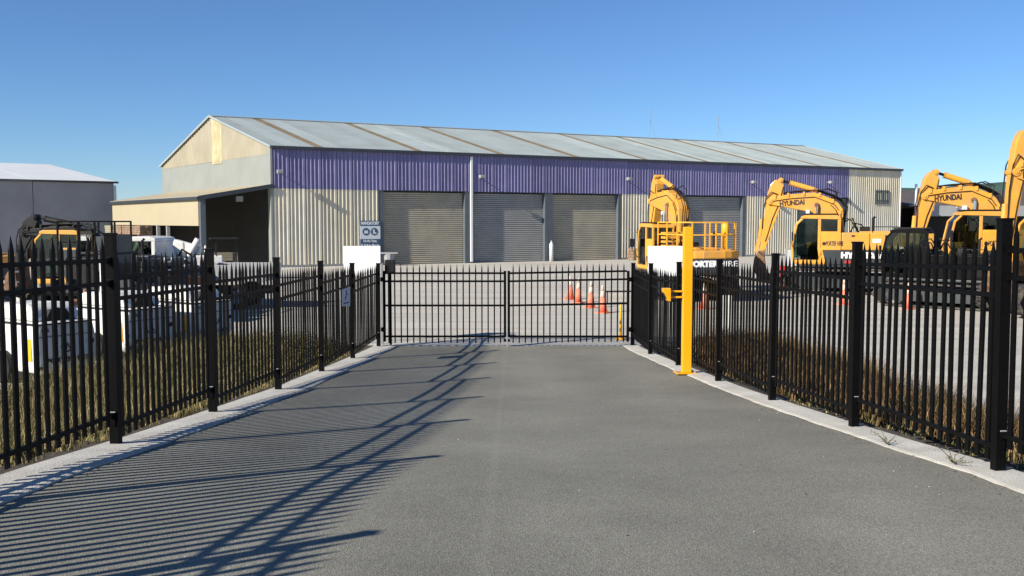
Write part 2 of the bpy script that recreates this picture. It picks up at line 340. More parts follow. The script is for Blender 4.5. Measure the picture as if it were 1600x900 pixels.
mb = MB()
for i in range(24):
    a0 = i / 24; x0 = 250 + a0 * 700
    pass
n = 48; vs = []; fs = []
for j in range(6):
    for i in range(n):
        t = i / (n - 1); x = 120 + t * 1500; y = 900 + j * 160 + 60 * math.sin(t * 9)
        prof = math.sin(j / 5 * math.pi)
        hgt = (34 + 18 * math.sin(t * 5 + .5) + 7 * math.sin(t * 21) + 3 * math.sin(t * 57)) * min(1, t * 5 + .0)
        vs.append((x, y, max(-1, hgt * prof)))
fs = [(j * n + i, j * n + i + 1, (j + 1) * n + i + 1, (j + 1) * n + i) for j in range(5) for i in range(n - 1)]
mb.add(vs, fs); tag(obj('hills', mb, 'hill', smooth=True), kind='structure')

# ------------------------------------------------------------------ fences
def spear_mesh(name, length, w=.018, dpt=.054):
    mb = MB(); a = w / 2; e = dpt / 2
    mb.box(-a, a, -e, e, 0, length - .13)
    z = length - .13
    vs = []
    for zz, kx, ky in ((z, 1, 1), (z + .03, .8, .95), (z + .06, .6, .7), (length, .15, .08)):
        vs += [(-a * kx, -e * ky, zz), (a * kx, -e * ky, zz), (a * kx, e * ky, zz), (-a * kx, e * ky, zz)]
    fs = [(i * 4 + k, i * 4 + (k + 1) % 4, i * 4 + 4 + (k + 1) % 4, i * 4 + 4 + k) for i in range(3) for k in range(4)] + [(12, 13, 14, 15)]
    mb.add(vs, fs); return mb.mesh(name)
picket_me = spear_mesh('picket', 1.72); picket_me.materials.append(M['black'])
def fence(label, line, Ys, npk=17):
    t = thing('picket_fence', label, 'fence', (line(Ys[0]), Ys[0], 0))
    ox, oy = line(Ys[0]), Ys[0]
    P = [Vector((line(y) - ox, y - oy, rz(y) + .02)) for y in Ys]
    hw = .041
    mb = MB(); mb.box(-hw, hw, -hw, hw, 0, 1.955); mb.box(-hw - .006, hw + .006, -hw - .006, hw + .006, 1.955, 1.975)
    mb.box(-.02, .02, -hw - .012, hw + .012, .2, .29)
    pm = mb.mesh('post')
    for k, p in enumerate(P):
        o = obj('post', pm, 'black', t, loc=p - Vector((0, 0, .02)))
        if k: d = p - P[k - 1]
        else: d = P[1] - p
        o.rotation_euler = (random.uniform(-.006, .006), random.uniform(-.006, .006), math.atan2(d.y, d.x) - math.pi / 2)
    for k in range(len(P) - 1):
        a, b = P[k], P[k + 1]; d = (b - a).normalized(); ang = math.atan2(b.y - a.y, b.x - a.x)
        A, B = a + d * hw, b - d * hw
        j = random.uniform(-.02, .02)
        for za, zb in ((1.55 + j, 1.70 + j), (1.345 + j, 1.495 + j), (.165 + j, .28 + j)):
            mb = MB(); p = A + Vector((0, 0, za)); q = B + Vector((0, 0, zb)); mb.bar(p, q, .03, .038)
            mb.bar(p, p + (q - p) * .018, .04, .05); mb.bar(q, q + (p - q) * .018, .04, .05)
            obj('rail', mb, 'black', t)
            for e_, sg_ in ((p, 1), (q, -1)):
                b_ = e_ + d * (.012 * sg_) + Vector((0, 0, .028)); n_ = Vector((-d.y, d.x, 0)); mb = MB(); mb.tube([b_ - n_ * .024, b_ + n_ * .022], .006, 6); obj('bolt', mb, 'fascia' if za < .2 else 'black', t)
        for i in range(npk):
            f = (i + .75) / (npk + .5); p = A.lerp(B, f); zt = (1.77 + j) + (.14) * f
            o = obj('picket', picket_me, 'black', t, loc=p + Vector((0, 0, zt - 1.72)))
            o.rotation_euler = (random.uniform(-.006, .006), random.uniform(-.006, .006), ang - math.pi / 2 + random.uniform(-.06, .06))
    return t, P
LY = [-2, .75, 3.45, 6.1, 8.76, 11.31, 14.06, 16.76, 19.44, 22.4]
RY = [4.7, 7.33, 10.01, 12.61, 15.2, 17.94, 20.5, 22.55]
FL, FLP = fence('long black steel picket fence along the left edge of the driveway', xl, LY)
FR, FRP = fence('long black steel picket fence along the right edge of the driveway', xr, RY)

# gate: two leaves
GX0, GX1, GY = xl(22.45) + .07, xr(22.45) - .07, 22.47
gate_picket = spear_mesh('picket', 1.86, .030, .020); gate_picket.materials.append(M['black'])
def gate_leaf(label, x0, x1, hinge):
    t = thing('gate_leaf', label, 'gate', (x0 if hinge < 0 else x1, GY, 0), 0, 'leaves of the driveway gate'); ox = t.location.x
    sag = .02 if hinge > 0 else 0
    for x in (x0 + .03, x1 - .03):
        mb = MB(); mb.box(x - ox - .03, x - ox + .03, -.03, .03, .13, 1.80); obj('stile', mb, 'black', t, bevel=.004)
    for z in (1.745, 1.555, .985, .255):
        e = .05 if (hinge > 0 and z > .9) else 0
        mb = MB(); mb.bar((x0 + .06 - ox, 0, z), (x1 - .06 - ox, 0, z + e), .04, .045); obj('rail', mb, 'black', t)
    n = 19
    for i in range(n):
        x = x0 + .06 + (i + .5) / n * (x1 - x0 - .12)
        obj('picket', gate_picket, 'black', t, loc=(x - ox, -.001, .10 + random.uniform(-.004, .004) + (.03 * i / n if hinge > 0 else 0)))
    hx = (x0 if hinge < 0 else x1) - ox
    for z in (.42, 1.6):
        mb = MB(); mb.box(hx - .05, hx + .05, -.045, .045, z - .05, z + .05); obj('hinge', mb, 'black', t, bevel=.008)
    return t
gm = -.12
ga = gate_leaf('black steel picket gate leaf left of the drop bolt', GX0 + .03, gm - .015, -1)
gb = gate_leaf('black steel picket gate leaf between the drop bolt and the yellow bollard', gm + .015, GX1 - .03, 1)
mb = MB(); mb.tube([(gm + .01 - ga.location.x, -.06, .012), (gm + .01 - ga.location.x, -.06, .48)], .016, 8)
mb.tube([(gm + .01 - ga.location.x, -.06, .48), (gm + .01 - ga.location.x, -.14, .5)], .012, 8); mb.box(gm - .05 - ga.location.x, gm + .07 - ga.location.x, -.07, -.03, .2, .24)
obj('drop_bolt', mb, 'galv', ga)
t = thing('gate_post', 'slim grey galvanised post beside the left gate hinge', 'post', (GX0 - .01, 22.62, 0))
mb = MB(); mb.box(-.03, .03, -.03, .03, 0, 1.95); obj('shaft', mb, 'galv', t, bevel=.005); mb = MB(); mb.box(-.035, .035, -.035, .035, 1.95, 1.965); obj('cap', mb, 'galv', t)
t = thing('gate_motor', 'dark gate motor box fixed high on the left gate post', 'motor box', (GX0 + .17, 22.75, 1.72))
mb = MB(); mb.box(-.12, .12, -.09, .09, 0, .33); obj('housing', mb, 'blackmatte', t, bevel=.02); mb = MB(); mb.tube([(0, 0, -1.72), (0, 0, 0)], .03); obj('pedestal', mb, 'black', t)
t = thing('safety_bollard', 'thin yellow bollard behind the right end of the gate', 'bollard', (2.72, 23.9, 0))
mb = MB(); mb.tube([(0, 0, 0), (0, 0, .86), (0, 0, .9)], [.03, .03, .015], 12); obj('tube', mb, 'yellow', t, smooth=True); mb = MB(); mb.disc((0, 0, .03), .12, .03, axis='z'); obj('base_plate', mb, 'yellow', t)

# yellow card reader post
t = thing('card_reader_post', 'tall yellow steel post with a side bracket beside the right fence', 'post', (3.01, 16.45, rz(16.45) + .03), R(4))
mb = MB(); mb.box(-.078, .078, -.06, .06, .012, 2.52); obj('column', mb, 'yellow', t, bevel=.008)
mb = MB(); mb.box(-.2, .17, -.14, .14, 0, .012); obj('base_plate', mb, 'yellow', t, bevel=.003)
for x in (-.16, .13):
    for y in (-.1, .1):
        mb = MB(); mb.disc((x, y, .024), .016, .026, 6, 'z'); obj('bolt', mb, 'galv', t)
for z in (1.315, 1.415):
    mb = MB(); mb.bar((-.085, 0, z), (-.30, 0, z), .03); obj('bracket_arm', mb, 'yellow', t, bevel=.004)
mb = MB(); mb.prism([(-.30, 1.25), (-.30, 1.47), (-.43, 1.47), (-.43, 1.42), (-.345, 1.25)], -.08, .08, 'y'); obj('reader_housing', mb, 'yellow', t, bevel=.006)
mb = MB(); mb.add([(-.434, -.065, 1.455), (-.434, .065, 1.455), (-.352, .065, 1.265), (-.352, -.065, 1.265)], [(0, 1, 2, 3)])
mb.add([(-.431, -.065, 1.425), (-.431, .065, 1.425), (-.37, .065, 1.29), (-.37, -.065, 1.29)], [(0, 1, 2, 3)]); obj('reader_face', mb, 'blackmatte', t)

def board(label, x, y):
    t = thing('blank_sign', label, 'sign', (x, y, 0), 0, 'blank white boards beside the gate')
    mb = MB(); mb.box(-.44, .44, -.008, .008, 1.65, 2.37); obj('panel', mb, 'signwhite', t, bevel=.003)
    for sx in (-.34, .34):
        mb = MB(); mb.box(sx - .025, sx + .025, .01, .05, 0, 2.3); obj('leg', mb, 'galv', t)
board('blank white board on legs behind the left fence end', -3.58, 22.9)
board('blank white board on legs behind the yellow post', 3.68, 22.9)
t = thing('notice_sheet', 'faded grey notice sheet tied to the left fence', 'notice', (xl(18.9) + .03, 18.65, rz(18.8) + .13), math.atan2(1, .0388) - .12)
mb = MB(); mb.add([(-.26, 0, 1.02), (.24, -.0, .98), (.25, 0, 1.36), (-.25, 0, 1.34), (-.26, -.006, 1.02), (.24, -.006, .98), (.25, -.006, 1.36), (-.25, -.006, 1.34)], [(0, 1, 2, 3), (7, 6, 5, 4), (0, 4, 5, 1), (1, 5, 6, 2), (2, 6, 7, 3), (3, 7, 4, 0)]); obj('sheet', mb, 'notice', t)
mb = MB(); mb.tube([(-.05, -.008, 1.12), (-.02, -.008, 1.2), (.04, -.008, 1.22), (0, -.008, 1.28)], .012, 6); mb.box(-.15, .15, -.009, -.007, 1.05, 1.075); mb.disc((.02, -.008, 1.30), .02, .003, 10, 'y'); obj('pictogram', mb, 'text_dark', t)

# ------------------------------------------------------------------ warehouse
YW = R(28.5); A2 = Vector((math.cos(YW), math.sin(YW), 0)); B2 = Vector((math.cos(R(126.5)), math.sin(R(126.5)), 0)); NF = Vector((A2.y, -A2.x, 0)); NG = Vector((B2.y * -1, B2.x, 0))
WQ = Vector((-15.16, 61.0, 0)); WL, WD, ZE, RISE, RF, ZB = 57.8, 22.9, 7.65, 2.85, .475, 7.4
def P(u, v, z, n=0): return A2 * u + B2 * v + NF * n + Vector((0, 0, z))
wh = thing('warehouse', 'long cream and purple corrugated warehouse with roller doors across the yard', 'warehouse', WQ)
PITCH = .262
def corr_front(mb, u0, u1, z0, z1, mi=0, base=0.0):
    """vertical trapezoid sheeting on the front wall"""
    pts = []; k = math.floor(u0 / PITCH)
    prof = ((0, 0), (.035, 0), (.135, .08), (.165, .08))
    while k * PITCH < u1 + PITCH:
        pts += [(k * PITCH + a, b) for a, b in prof]; k += 1
    pts = [(max(u0, min(u1, a)), b) for a, b in pts if u0 - PITCH < a < u1 + PITCH]
    q = []
    for p in pts:
        if not q or p[0] > q[-1][0] + 1e-4: q.append(p)
        else: q[-1] = p
    n = len(q); vs = [P(a, 0, z0, b + base) for a, b in q] + [P(a, 0, z1, b + base) for a, b in q]
    mb.add(vs, [(i, i + 1, n + i + 1, n + i) for i in range(n - 1)], mi)
def sheets(name, base, a, b, z0, z1, off=0.0):
    w = PITCH * 4; n = max(1, round((b - a) / w))
    for k in range(n):
        u0, u1 = a + (k * w if k else 0), (a + (k + 1) * w if k < n - 1 else b)
        mb = MB(); corr_front(mb, u0, u1, z0 + random.uniform(-.012, .012), z1, base=off + random.uniform(0, .005)); obj(name, mb, base + '_%d' % random.choice((0, 1, 1, 2, 2)), wh)
DOORS = [(7.42, 13.48, 'door'), (14.15, 19.97, 'door_b'), (20.62, 26.45, 'door'), (33.0, 38.9, 'door_b'), (45.3, 51.15, 'door_b')]
DZ = 5.02
segs = [(0, 7.1)] + [(26.8, 32.65), (39.25, 44.95), (51.15, WL)]
for a, b in segs:
    sheets('cream_sheet', 'beige', a, b, .15, DZ if b < WL else 7.5)
sheets('purple_sheet', 'purple', 0, 51.15, DZ, 7.5, .012)
# backing wall, plinth and lintel behind the sheeting
mb = MB()
for a, b in [(0, 7.1), (26.8, 32.65), (39.25, 44.95), (51.5, WL)]:
    vs = [P(a, .1, 0), P(b, .1, 0), P(b, .1, 7.5), P(a, .1, 7.5), P(a, .35, 0), P(b, .35, 0), P(b, .35, 7.5), P(a, .35, 7.5)]
    mb.add(vs, [(0, 1, 2, 3), (7, 6, 5, 4), (0, 4, 5, 1), (1, 5, 6, 2), (2, 6, 7, 3), (3, 7, 4, 0)])
obj('backing_wall', mb, 'darkwall', wh)
def ubox(mb, u0, u1, v0, v1, z0, z1, n0=0, mi=0):
    vs = [P(u, v, z) for z in (z0, z1) for u, v in ((u0, v0), (u1, v0), (u1, v1), (u0, v1))]
    return mb.add(vs, [(3, 2, 1, 0), (4, 5, 6, 7), (0, 1, 5, 4), (1, 2, 6, 5), (2, 3, 7, 6), (3, 0, 4, 7)], mi)
mb = MB(); ubox(mb, 0, 7.1, -.02, .1, 0, .15); ubox(mb, 26.8, 32.65, -.02, .1, 0, .15); ubox(mb, 39.25, 44.95, -.02, .1, 0, .15); ubox(mb, 51.5, WL, -.02, .1, 0, .15); obj('plinth', mb, 'concrete', wh)
for a, b, m in DOORS:
    d = obj('roller_door', MB(), m, wh); mb = MB(); n = int(5.0 / .14); vs = []; k = 6
    for i in range(n * k + 1):
        z = i * .14 / k + .02; bulge = .065 * abs(math.sin(math.pi * i / k)); 
        vs += [P(a + .02, .30 - bulge, z), P(b - .02, .30 - bulge, z)]
    mb.add(vs, [(2 * i, 2 * i + 1, 2 * i + 3, 2 * i + 2) for i in range(n * k)])
    d.data = mb.mesh('roller_door'); d.data.materials.append(M[m])
    mb = MB(); ubox(mb, a + .02, b - .02, .27, .33, 0.0, .09); obj('bottom_rail', mb, 'jamb', d)
    for u0, u1 in ((a - .32, a), (b, b + .32)):
        mb = MB(); ubox(mb, u0, u1, -.05, .38, 0, DZ); obj('door_jamb', mb, 'jamb', wh)
    mb = MB(); ubox(mb, a, b, .06, .38, DZ - .06, DZ + .1); obj('door_lintel', mb, 'gutter', wh)
mb = MB(); ubox(mb, 13.86, 14.04, -.16, -.052, .1, 7.45); obj('downpipe', mb, 'pipe', wh, bevel=.02)
mb = MB(); ubox(mb, WL - .1, WL + .03, -.12, -.02, .1, 7.45); obj('downpipe', mb, 'pipe', wh, bevel=.02)
mb = MB(); ubox(mb, -.14, -.0, -.10, .35, 0, 7.5); obj('corner_flashing', mb, 'gable_low', wh, bevel=.01)
# gutter and eave
mb = MB(); n = 14
for i in range(n):
    a, b = -.1 + i * (WL + .2) / n, -.1 + (i + 1) * (WL + .2) / n - .012; ubox(mb, a, b, -.24, -.02, 7.5, 7.70)
obj('gutter', mb, 'gutter', wh, bevel=.02)
# roof sheets (ribbed), both slopes
def roof_pt(u, t, lift=0):        # t: 0 at front eave, 1 at ridge, 2 at back eave
    if t <= 1: v, z = -.2 + t * (RF * WD + .2), 7.66 + t * (ZE + RISE - 7.66)
    else: v, z = RF * WD + (t - 1) * (WD - RF * WD + .2), ZE + RISE + (t - 1) * (ZB - ZE - RISE)
    return P(u, v, z + lift)
def roof_sheet(mb, u0, u1, t0, t1, lift=0, pitch=.25):
    q = []; k = math.floor(u0 / pitch)
    while k * pitch < u1 + pitch:
        for a, b in ((0, 0), (.17, 0), (.19, .02), (.23, .02)): q.append((k * pitch + a, b))
        k += 1
    q = [p for p in q if u0 <= p[0] <= u1]; q = [(u0, 0)] + q + [(u1, 0)]
    n = len(q); vs = [roof_pt(a, t, b + lift) for t in (t0, t1) for a, b in q]
    mb.add(vs, [(i, i + 1, n + i + 1, n + i) for i in range(n - 1)])
SK = [3.1, 10.0, 16.35, 22.7, 29.0, 35.1, 41.4, 47.6, 53.7]
ed = [-.15]
for s_ in SK: ed += [s_ - .31, s_ + .31]
ed.append(WL + .15)
for i in range(0, len(ed), 2):
    n_ = max(1, round((ed[i + 1] - ed[i]) / 1.0)); w_ = (ed[i + 1] - ed[i]) / n_
    for k_ in range(n_):
        mb = MB(); roof_sheet(mb, ed[i] + k_ * w_, ed[i] + (k_ + 1) * w_, 0, 1, random.uniform(0, .004)); obj('roof_sheet', mb, 'roofgrey_%d' % random.choice((0, 1, 2, 2)), wh)
for s_ in SK:
    mb = MB(); roof_sheet(mb, s_ - .32, s_ + .32, 0.0, .985, -.004); obj('skylight', mb, 'skylight', wh)
mb = MB(); roof_sheet(mb, -.15, WL + .15, 1, 2); obj('roof_sheet', mb, 'roofgrey', wh)
mb = MB(); vs = [roof_pt(u, t, .05) for u in (-.17, WL + .17) for t in (.965, 1, 1.035)]; mb.add(vs, [(0, 1, 4, 3), (1, 2, 5, 4)]); obj('ridge_cap', mb, 'roofgrey', wh)
for u in (-.17, WL + .12):
    for t0, t1 in ((0, 1), (1, 2)):
        mb = MB(); mb.bar(roof_pt(u, t0, -.02), roof_pt(u, t1, -.02), .05, .16); obj('barge_board', mb, 'roofgrey', wh)
# gable walls
def gab_z(v):
    if v < RF * WD: return 7.6 + v / (RF * WD) * (ZE + RISE - 7.6 - .06)
    return ZE + RISE - .06 - (v - RF * WD) / (WD - RF * WD) * (ZE + RISE - ZB - .06)
def gable_panel(name, m, v0, v1, zlo, zhi, u=0.0, sgn=-1, pitch=.5, dep=.05, parent=None):
    mb = MB(); n = int((v1 - v0) / (pitch / 4)); vs = []
    for i in range(n + 1):
        v = v0 + (v1 - v0) * i / n; b = dep if i % 4 in (1, 2) else 0
        vs += [P(u + sgn * b, v, zlo(v)), P(u + sgn * b, v, zhi(v))]
    mb.add(vs, [(2 * i, 2 * i + 2, 2 * i + 3, 2 * i + 1) for i in range(n)]); return obj(name, mb, m, parent or wh)
zs = lambda v: 7.2
vm0, vm1 = 8.9, 10.9
gable_panel('gable_sheet', 'gable_top', .02, vm0, zs, gab_z); gable_panel('gable_sheet', 'gable_new', vm0, vm1, lambda v: 7.0, gab_z, -.01); gable_panel('gable_sheet', 'gable_top', vm1, WD, zs, gab_z)
gable_panel('gable_sheet', 'gable_low', .02, WD, lambda v: 5.0, lambda v: 7.22, .012)
gable_panel('gable_sheet', 'beige', 0, WD, lambda v: 0, gab_z, WL, 1)
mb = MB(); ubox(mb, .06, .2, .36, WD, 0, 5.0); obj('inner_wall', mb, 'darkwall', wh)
mb = MB(); ubox(mb, 0, WL, WD - .2, WD, 0, 7.3); obj('back_wall', mb, 'beige', wh)
# window, lights, aerials
wf = None
for a in ((54.4, 54.5, 4.5, 5.72), (56.12, 56.22, 4.5, 5.72), (54.5, 56.12, 4.5, 4.58), (54.5, 56.12, 5.64, 5.72), (55.28, 55.34, 4.58, 5.64), (54.5, 56.12, 4.8, 4.85)): f = ubox(MB(), a[0], a[1], -.13, -.02, a[2], a[3]); o = obj('window' if wf is None else 'frame_bar', f, 'jamb', wh if wf is None else wf); wf = wf or o
g_ = MB(); ubox(g_, 54.48, 56.14, -.075, -.055, 4.56, 5.66); obj('pane', g_, 'glass', wf)
b_ = MB(); ubox(b_, 54.5, 56.1, -.054, .0, 4.58, 5.64); obj('blind', b_, 'seat', wf)
for u, z in ((.35, 6.05), (14.55, 6.05), (27.1, 6.15), (39.6, 6.15), (48.4, 6.3)):
    mb = MB(); mb.bar(P(u, 0, z, .05), P(u, 0, z + .05, .55), .05); mb.prism([(0, 0), (.3, .05), (.3, .2), (0, .25)], 0, .34, 'x')
    k = len(mb.v) - 8
    for i in range(k, len(mb.v)):
        x, y, zz = mb.v[i]; mb.v[i] = tuple(P(u - .17 + x, 0, z - .12 + zz, .45 + y))
    obj('floodlight', mb, 'fascia', wh)
for ua, h in ((38.9, 2.1), (46.9, 2.0)):
    mb = MB(); o = roof_pt(ua, 1); mb.tube([o, o + Vector((0, 0, h))], .03, 6); mb.tube([o + Vector((0, 0, h)), o + Vector((0, 0, h + .45))], .05, 6)
    mb.tube([o + Vector((0, 0, h - .5)), o + A2 * .35 + Vector((0, 0, h * .45)), o + A2 * .7], .012, 5); obj('aerial', mb, 'galv', wh)
# lean-to
LU, LD = -4.42, 20.5
lt = thing('lean_to_shed', 'open fronted lean-to shed with cream side fascia on the warehouse gable', 'shed', WQ + P(LU, 0, 0))
def PL(u, v, z): return P(u - LU, v, z)
mb = MB(); vs = [PL(LU - .15, -.15, 4.42), PL(.0, -.15, 5.22), PL(.0, LD, 5.22), PL(LU - .15, LD + .2, 4.42)]; vs += [v + Vector((0, 0, .06)) for v in vs]
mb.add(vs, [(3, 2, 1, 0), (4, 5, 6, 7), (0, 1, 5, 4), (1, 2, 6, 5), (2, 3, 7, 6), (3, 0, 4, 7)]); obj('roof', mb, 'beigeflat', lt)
mb = MB(); mb.bar(PL(LU - .15, -.17, 4.36), PL(-.02, -.17, 5.17), .06, .26); obj('front_barge', mb, 'gutter', lt); mb = MB(); mb.bar(PL(LU - .2, -.15, 4.36), PL(LU - .2, LD + .2, 4.36), .1, .18); obj('gutter', mb, 'gutter', lt)
mb = MB(); vs = [PL(LU - .03, .35, 2.66), PL(LU - .03, LD, 2.66), PL(LU - .03, LD, 4.3), PL(LU - .03, .35, 4.3)]; vs += [v + A2 * .06 for v in vs]
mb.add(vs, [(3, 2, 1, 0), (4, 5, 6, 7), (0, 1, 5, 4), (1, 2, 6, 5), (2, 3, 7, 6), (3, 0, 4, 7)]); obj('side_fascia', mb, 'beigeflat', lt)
for v in (0, 6.8, 9.0, 13.6, LD - .2):
    mb = MB(); w = .3 if v == 0 else .2; vs = [PL(LU + a, v + b, z) for z in (0, 4.3) for a, b in ((0, 0), (w, 0), (w, w), (0, w))]
    mb.add(vs, [(3, 2, 1, 0), (4, 5, 6, 7), (0, 1, 5, 4), (1, 2, 6, 5), (2, 3, 7, 6), (3, 0, 4, 7)]); obj('post', mb, 'fascia' if v else 'jamb', lt)
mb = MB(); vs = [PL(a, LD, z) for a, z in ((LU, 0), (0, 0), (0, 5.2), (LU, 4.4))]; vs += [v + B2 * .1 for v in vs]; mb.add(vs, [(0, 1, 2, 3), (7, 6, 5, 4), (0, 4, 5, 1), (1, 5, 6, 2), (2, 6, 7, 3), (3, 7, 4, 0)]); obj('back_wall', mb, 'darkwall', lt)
mb = MB(); mb.bar(PL(-1.9, 1.0, 4.35), PL(-1.5, 1.0, 4.35), .3, .34); obj('lamp', mb, 'fascia', lt)
t = thing('low_wall', 'low pale timber wall inside the open lean-to', 'wall', WQ + P(-3.0, 4.0, 0))
mb = MB()
for i in range(5): mb.bar(A2 * 0 + Vector((0, 0, .09 + i * .18)), A2 * 2.2 + Vector((0, 0, .09 + i * .18)), .12, .165)
obj('board', mb, 'gable_top', t)

# mandatory safety sign on the wall
sg = thing('safety_sign', 'tall safety sign headed mandatory on the cream wall beside the first roller door', 'sign', WQ + P(5.75, 0, 1.1, .07))
def SP(u, z, n=0): return A2 * u + NF * n + Vector((0, 0, z))
def srect(mb, u0, u1, z0, z1, n0, n1):
    vs = [SP(u, z, n) for n in (n0, n1) for u, z in ((u0, z0), (u1, z0), (u1, z1), (u0, z1))]
    return mb.add(vs, [(3, 2, 1, 0), (4, 5, 6, 7), (0, 1, 5, 4), (1, 2, 6, 5), (2, 3, 7, 6), (3, 0, 4, 7)])
mb = srect(MB(), 0, 1.42, 0, 1.88, 0, .03); obj('panel', mb, 'signgrey', sg)
mb = srect(MB(), .0, 1.42, 1.53, 1.88, .03, .036); obj('heading_band', mb, 'signblue', sg); mb = srect(MB(), .0, 1.42, .1, .66, .03, .036); obj('lower_band', mb, 'signblue', sg)
text('heading_lettering', 'MANDATORY', .30, SP(.71, 1.7, .04), A2, (0, 0, 1), 'text_white', sg, 1.24, .008)
text('lower_lettering', 'Hi-Vis Vest,', .24, SP(.71, .52, .04), A2, (0, 0, 1), 'text_white', sg, .95, .004)
text('lower_lettering', '& Safety Boots', .24, SP(.71, .24, .04), A2, (0, 0, 1), 'text_white', sg, 1.28, .004)
for u, k in ((.42, 0), (1.0, 1)):
    mb = MB(); c = SP(u, 1.15, .04); n = 20; vs = [c + A2 * (.25 * math.cos(2 * math.pi * i / n)) + Vector((0, 0, .25 * math.sin(2 * math.pi * i / n))) for i in range(n)]
    mb.add(vs, [tuple(range(n))]); o = obj('pictogram_disc', mb, 'signblue', sg)
    mb = MB()
    pol = [(-.14, -.12), (.14, -.12), (.14, .0), (.08, .13), (.03, .06), (-.03, .06), (-.08, .13), (-.14, 0)] if k == 0 else [(-.1, .15), (.02, .15), (.02, -.02), (.14, -.07), (.14, -.14), (-.1, -.14)]
    mb.add([c + A2 * a + Vector((0, 0, b)) + NF * .006 for a, b in pol], [tuple(range(len(pol)))]); obj('pictogram', mb, 'signgrey', o)

# small things along the warehouse wall
t = thing('gas_cylinder', 'white gas cylinder standing between the second and third roller doors', 'gas cylinder', WQ + P(20.3, -.35, 0))
mb = MB(); mb.tube([(0, 0, 0), (0, 0, 1.25), (0, 0, 1.38), (0, 0, 1.42)], [.15, .15, .09, .05], 14); obj('tank', mb, 'white', t, smooth=True); mb = MB(); mb.tube([(0, 0, 1.42), (0, 0, 1.55)], .05, 8); obj('valve', mb, 'galv', t)
t = thing('pedestal_bin', 'grey pedestal bin with a flat lid left of the first roller door', 'bin', WQ + P(7.35, -.9, 0))
mb = MB(); mb.tube([(0, 0, 0), (0, 0, .8)], [.3, .36], 10); obj('drum', mb, 'fascia', t); mb = MB(); mb.box(-.6, .6, -.35, .35, .8, .88); obj('lid', mb, 'galv', t)
t = thing('access_steps', 'grey steel steps with a handrail beside the third roller door', 'steps', WQ + P(28.2, -1.0, 0), YW)
for i in range(5):
    mb = MB(); mb.box(i * .34, i * .34 + .34, -.5, .5, 1.1 - i * .22 - .05, 1.1 - i * .22); obj('tread', mb, 'galv', t)
for y in (-.5, .5):
    mb = MB(); mb.bar((0, y, 1.07), (1.75, y, -.0), .05, .2); obj('stringer', mb, 'fascia', t)
    mb = MB(); mb.bar((-.7, y, 2.1), (0, y, 2.1), .06); mb.bar((0, y, 2.1), (1.7, y, 1.0), .06); mb.bar((0, y, 1.05), (0, y, 2.1), .06); mb.bar((1.7, y, .05), (1.7, y, 1.0), .06); mb.bar((-.7, y, 0), (-.7, y, 2.1), .06); mb.bar((.85, y, .5), (.85, y, 1.55), .05); obj('handrail', mb, 'fascia', t)
mb = MB(); mb.box(-.75, 0, -.5, .5, 1.05, 1.1); obj('landing', mb, 'galv', t)
t = thing('crate', 'brown timber crate beside the grey steel steps', 'crate', WQ + P(27.1, -1.3, 0), YW)
for i in range(4):
    mb = MB(); mb.box(-.5, .5, -.4, .4, .03 + i * .22, .22 + i * .22); obj('slat', mb, 'timber', t)
mb = MB(); mb.box(-.46, .46, -.36, .36, .0, .86); obj('core', mb, 'darkwall', t)
t = thing('fuel_drum', 'red steel drum behind the bucket of the middle excavator', 'drum', (12.3, 43.6, 0))
mb = MB(); mb.tube([(0, 0, 0), (0, 0, .3), (0, 0, .31), (0, 0, .6), (0, 0, .61), (0, 0, .9)], [.29, .29, .3, .29, .3, .29], 18); obj('shell', mb, 'red', t); mb = MB(); mb.disc((0, 0, .91), .28, .02, 18, 'z'); obj('lid', mb, 'red', t)
mb = MB(); mb.tube([(0, 0, 0), (0, 0, 1.5)], .05)
t = thing('drum_stand', 'pale grey locker beside the red steel drum', 'locker', (12.75, 43.9, 0)); mb = MB(); mb.box(-.22, .22, -.2, .2, .05, 1.7); obj('body', mb, 'fascia', t, bevel=.02); mb = MB(); mb.box(-.2, .2, -.215, -.2, .1, 1.65); obj('door', mb, 'signgrey', t)
t = thing('white_sheet', 'white plastic sheet barrier behind the right fence', 'barrier', (5.1, 22.8, 0), R(-6))
mb = MB(); mb.box(-.18, .18, -.02, .02, .25, 1.2); obj('panel', mb, 'white', t, bevel=.01)
for x in (-.15, .15):
    mb = MB(); mb.box(x - .02, x + .02, -.15, .15, 0, .25); obj('foot', mb, 'blackmatte', t)

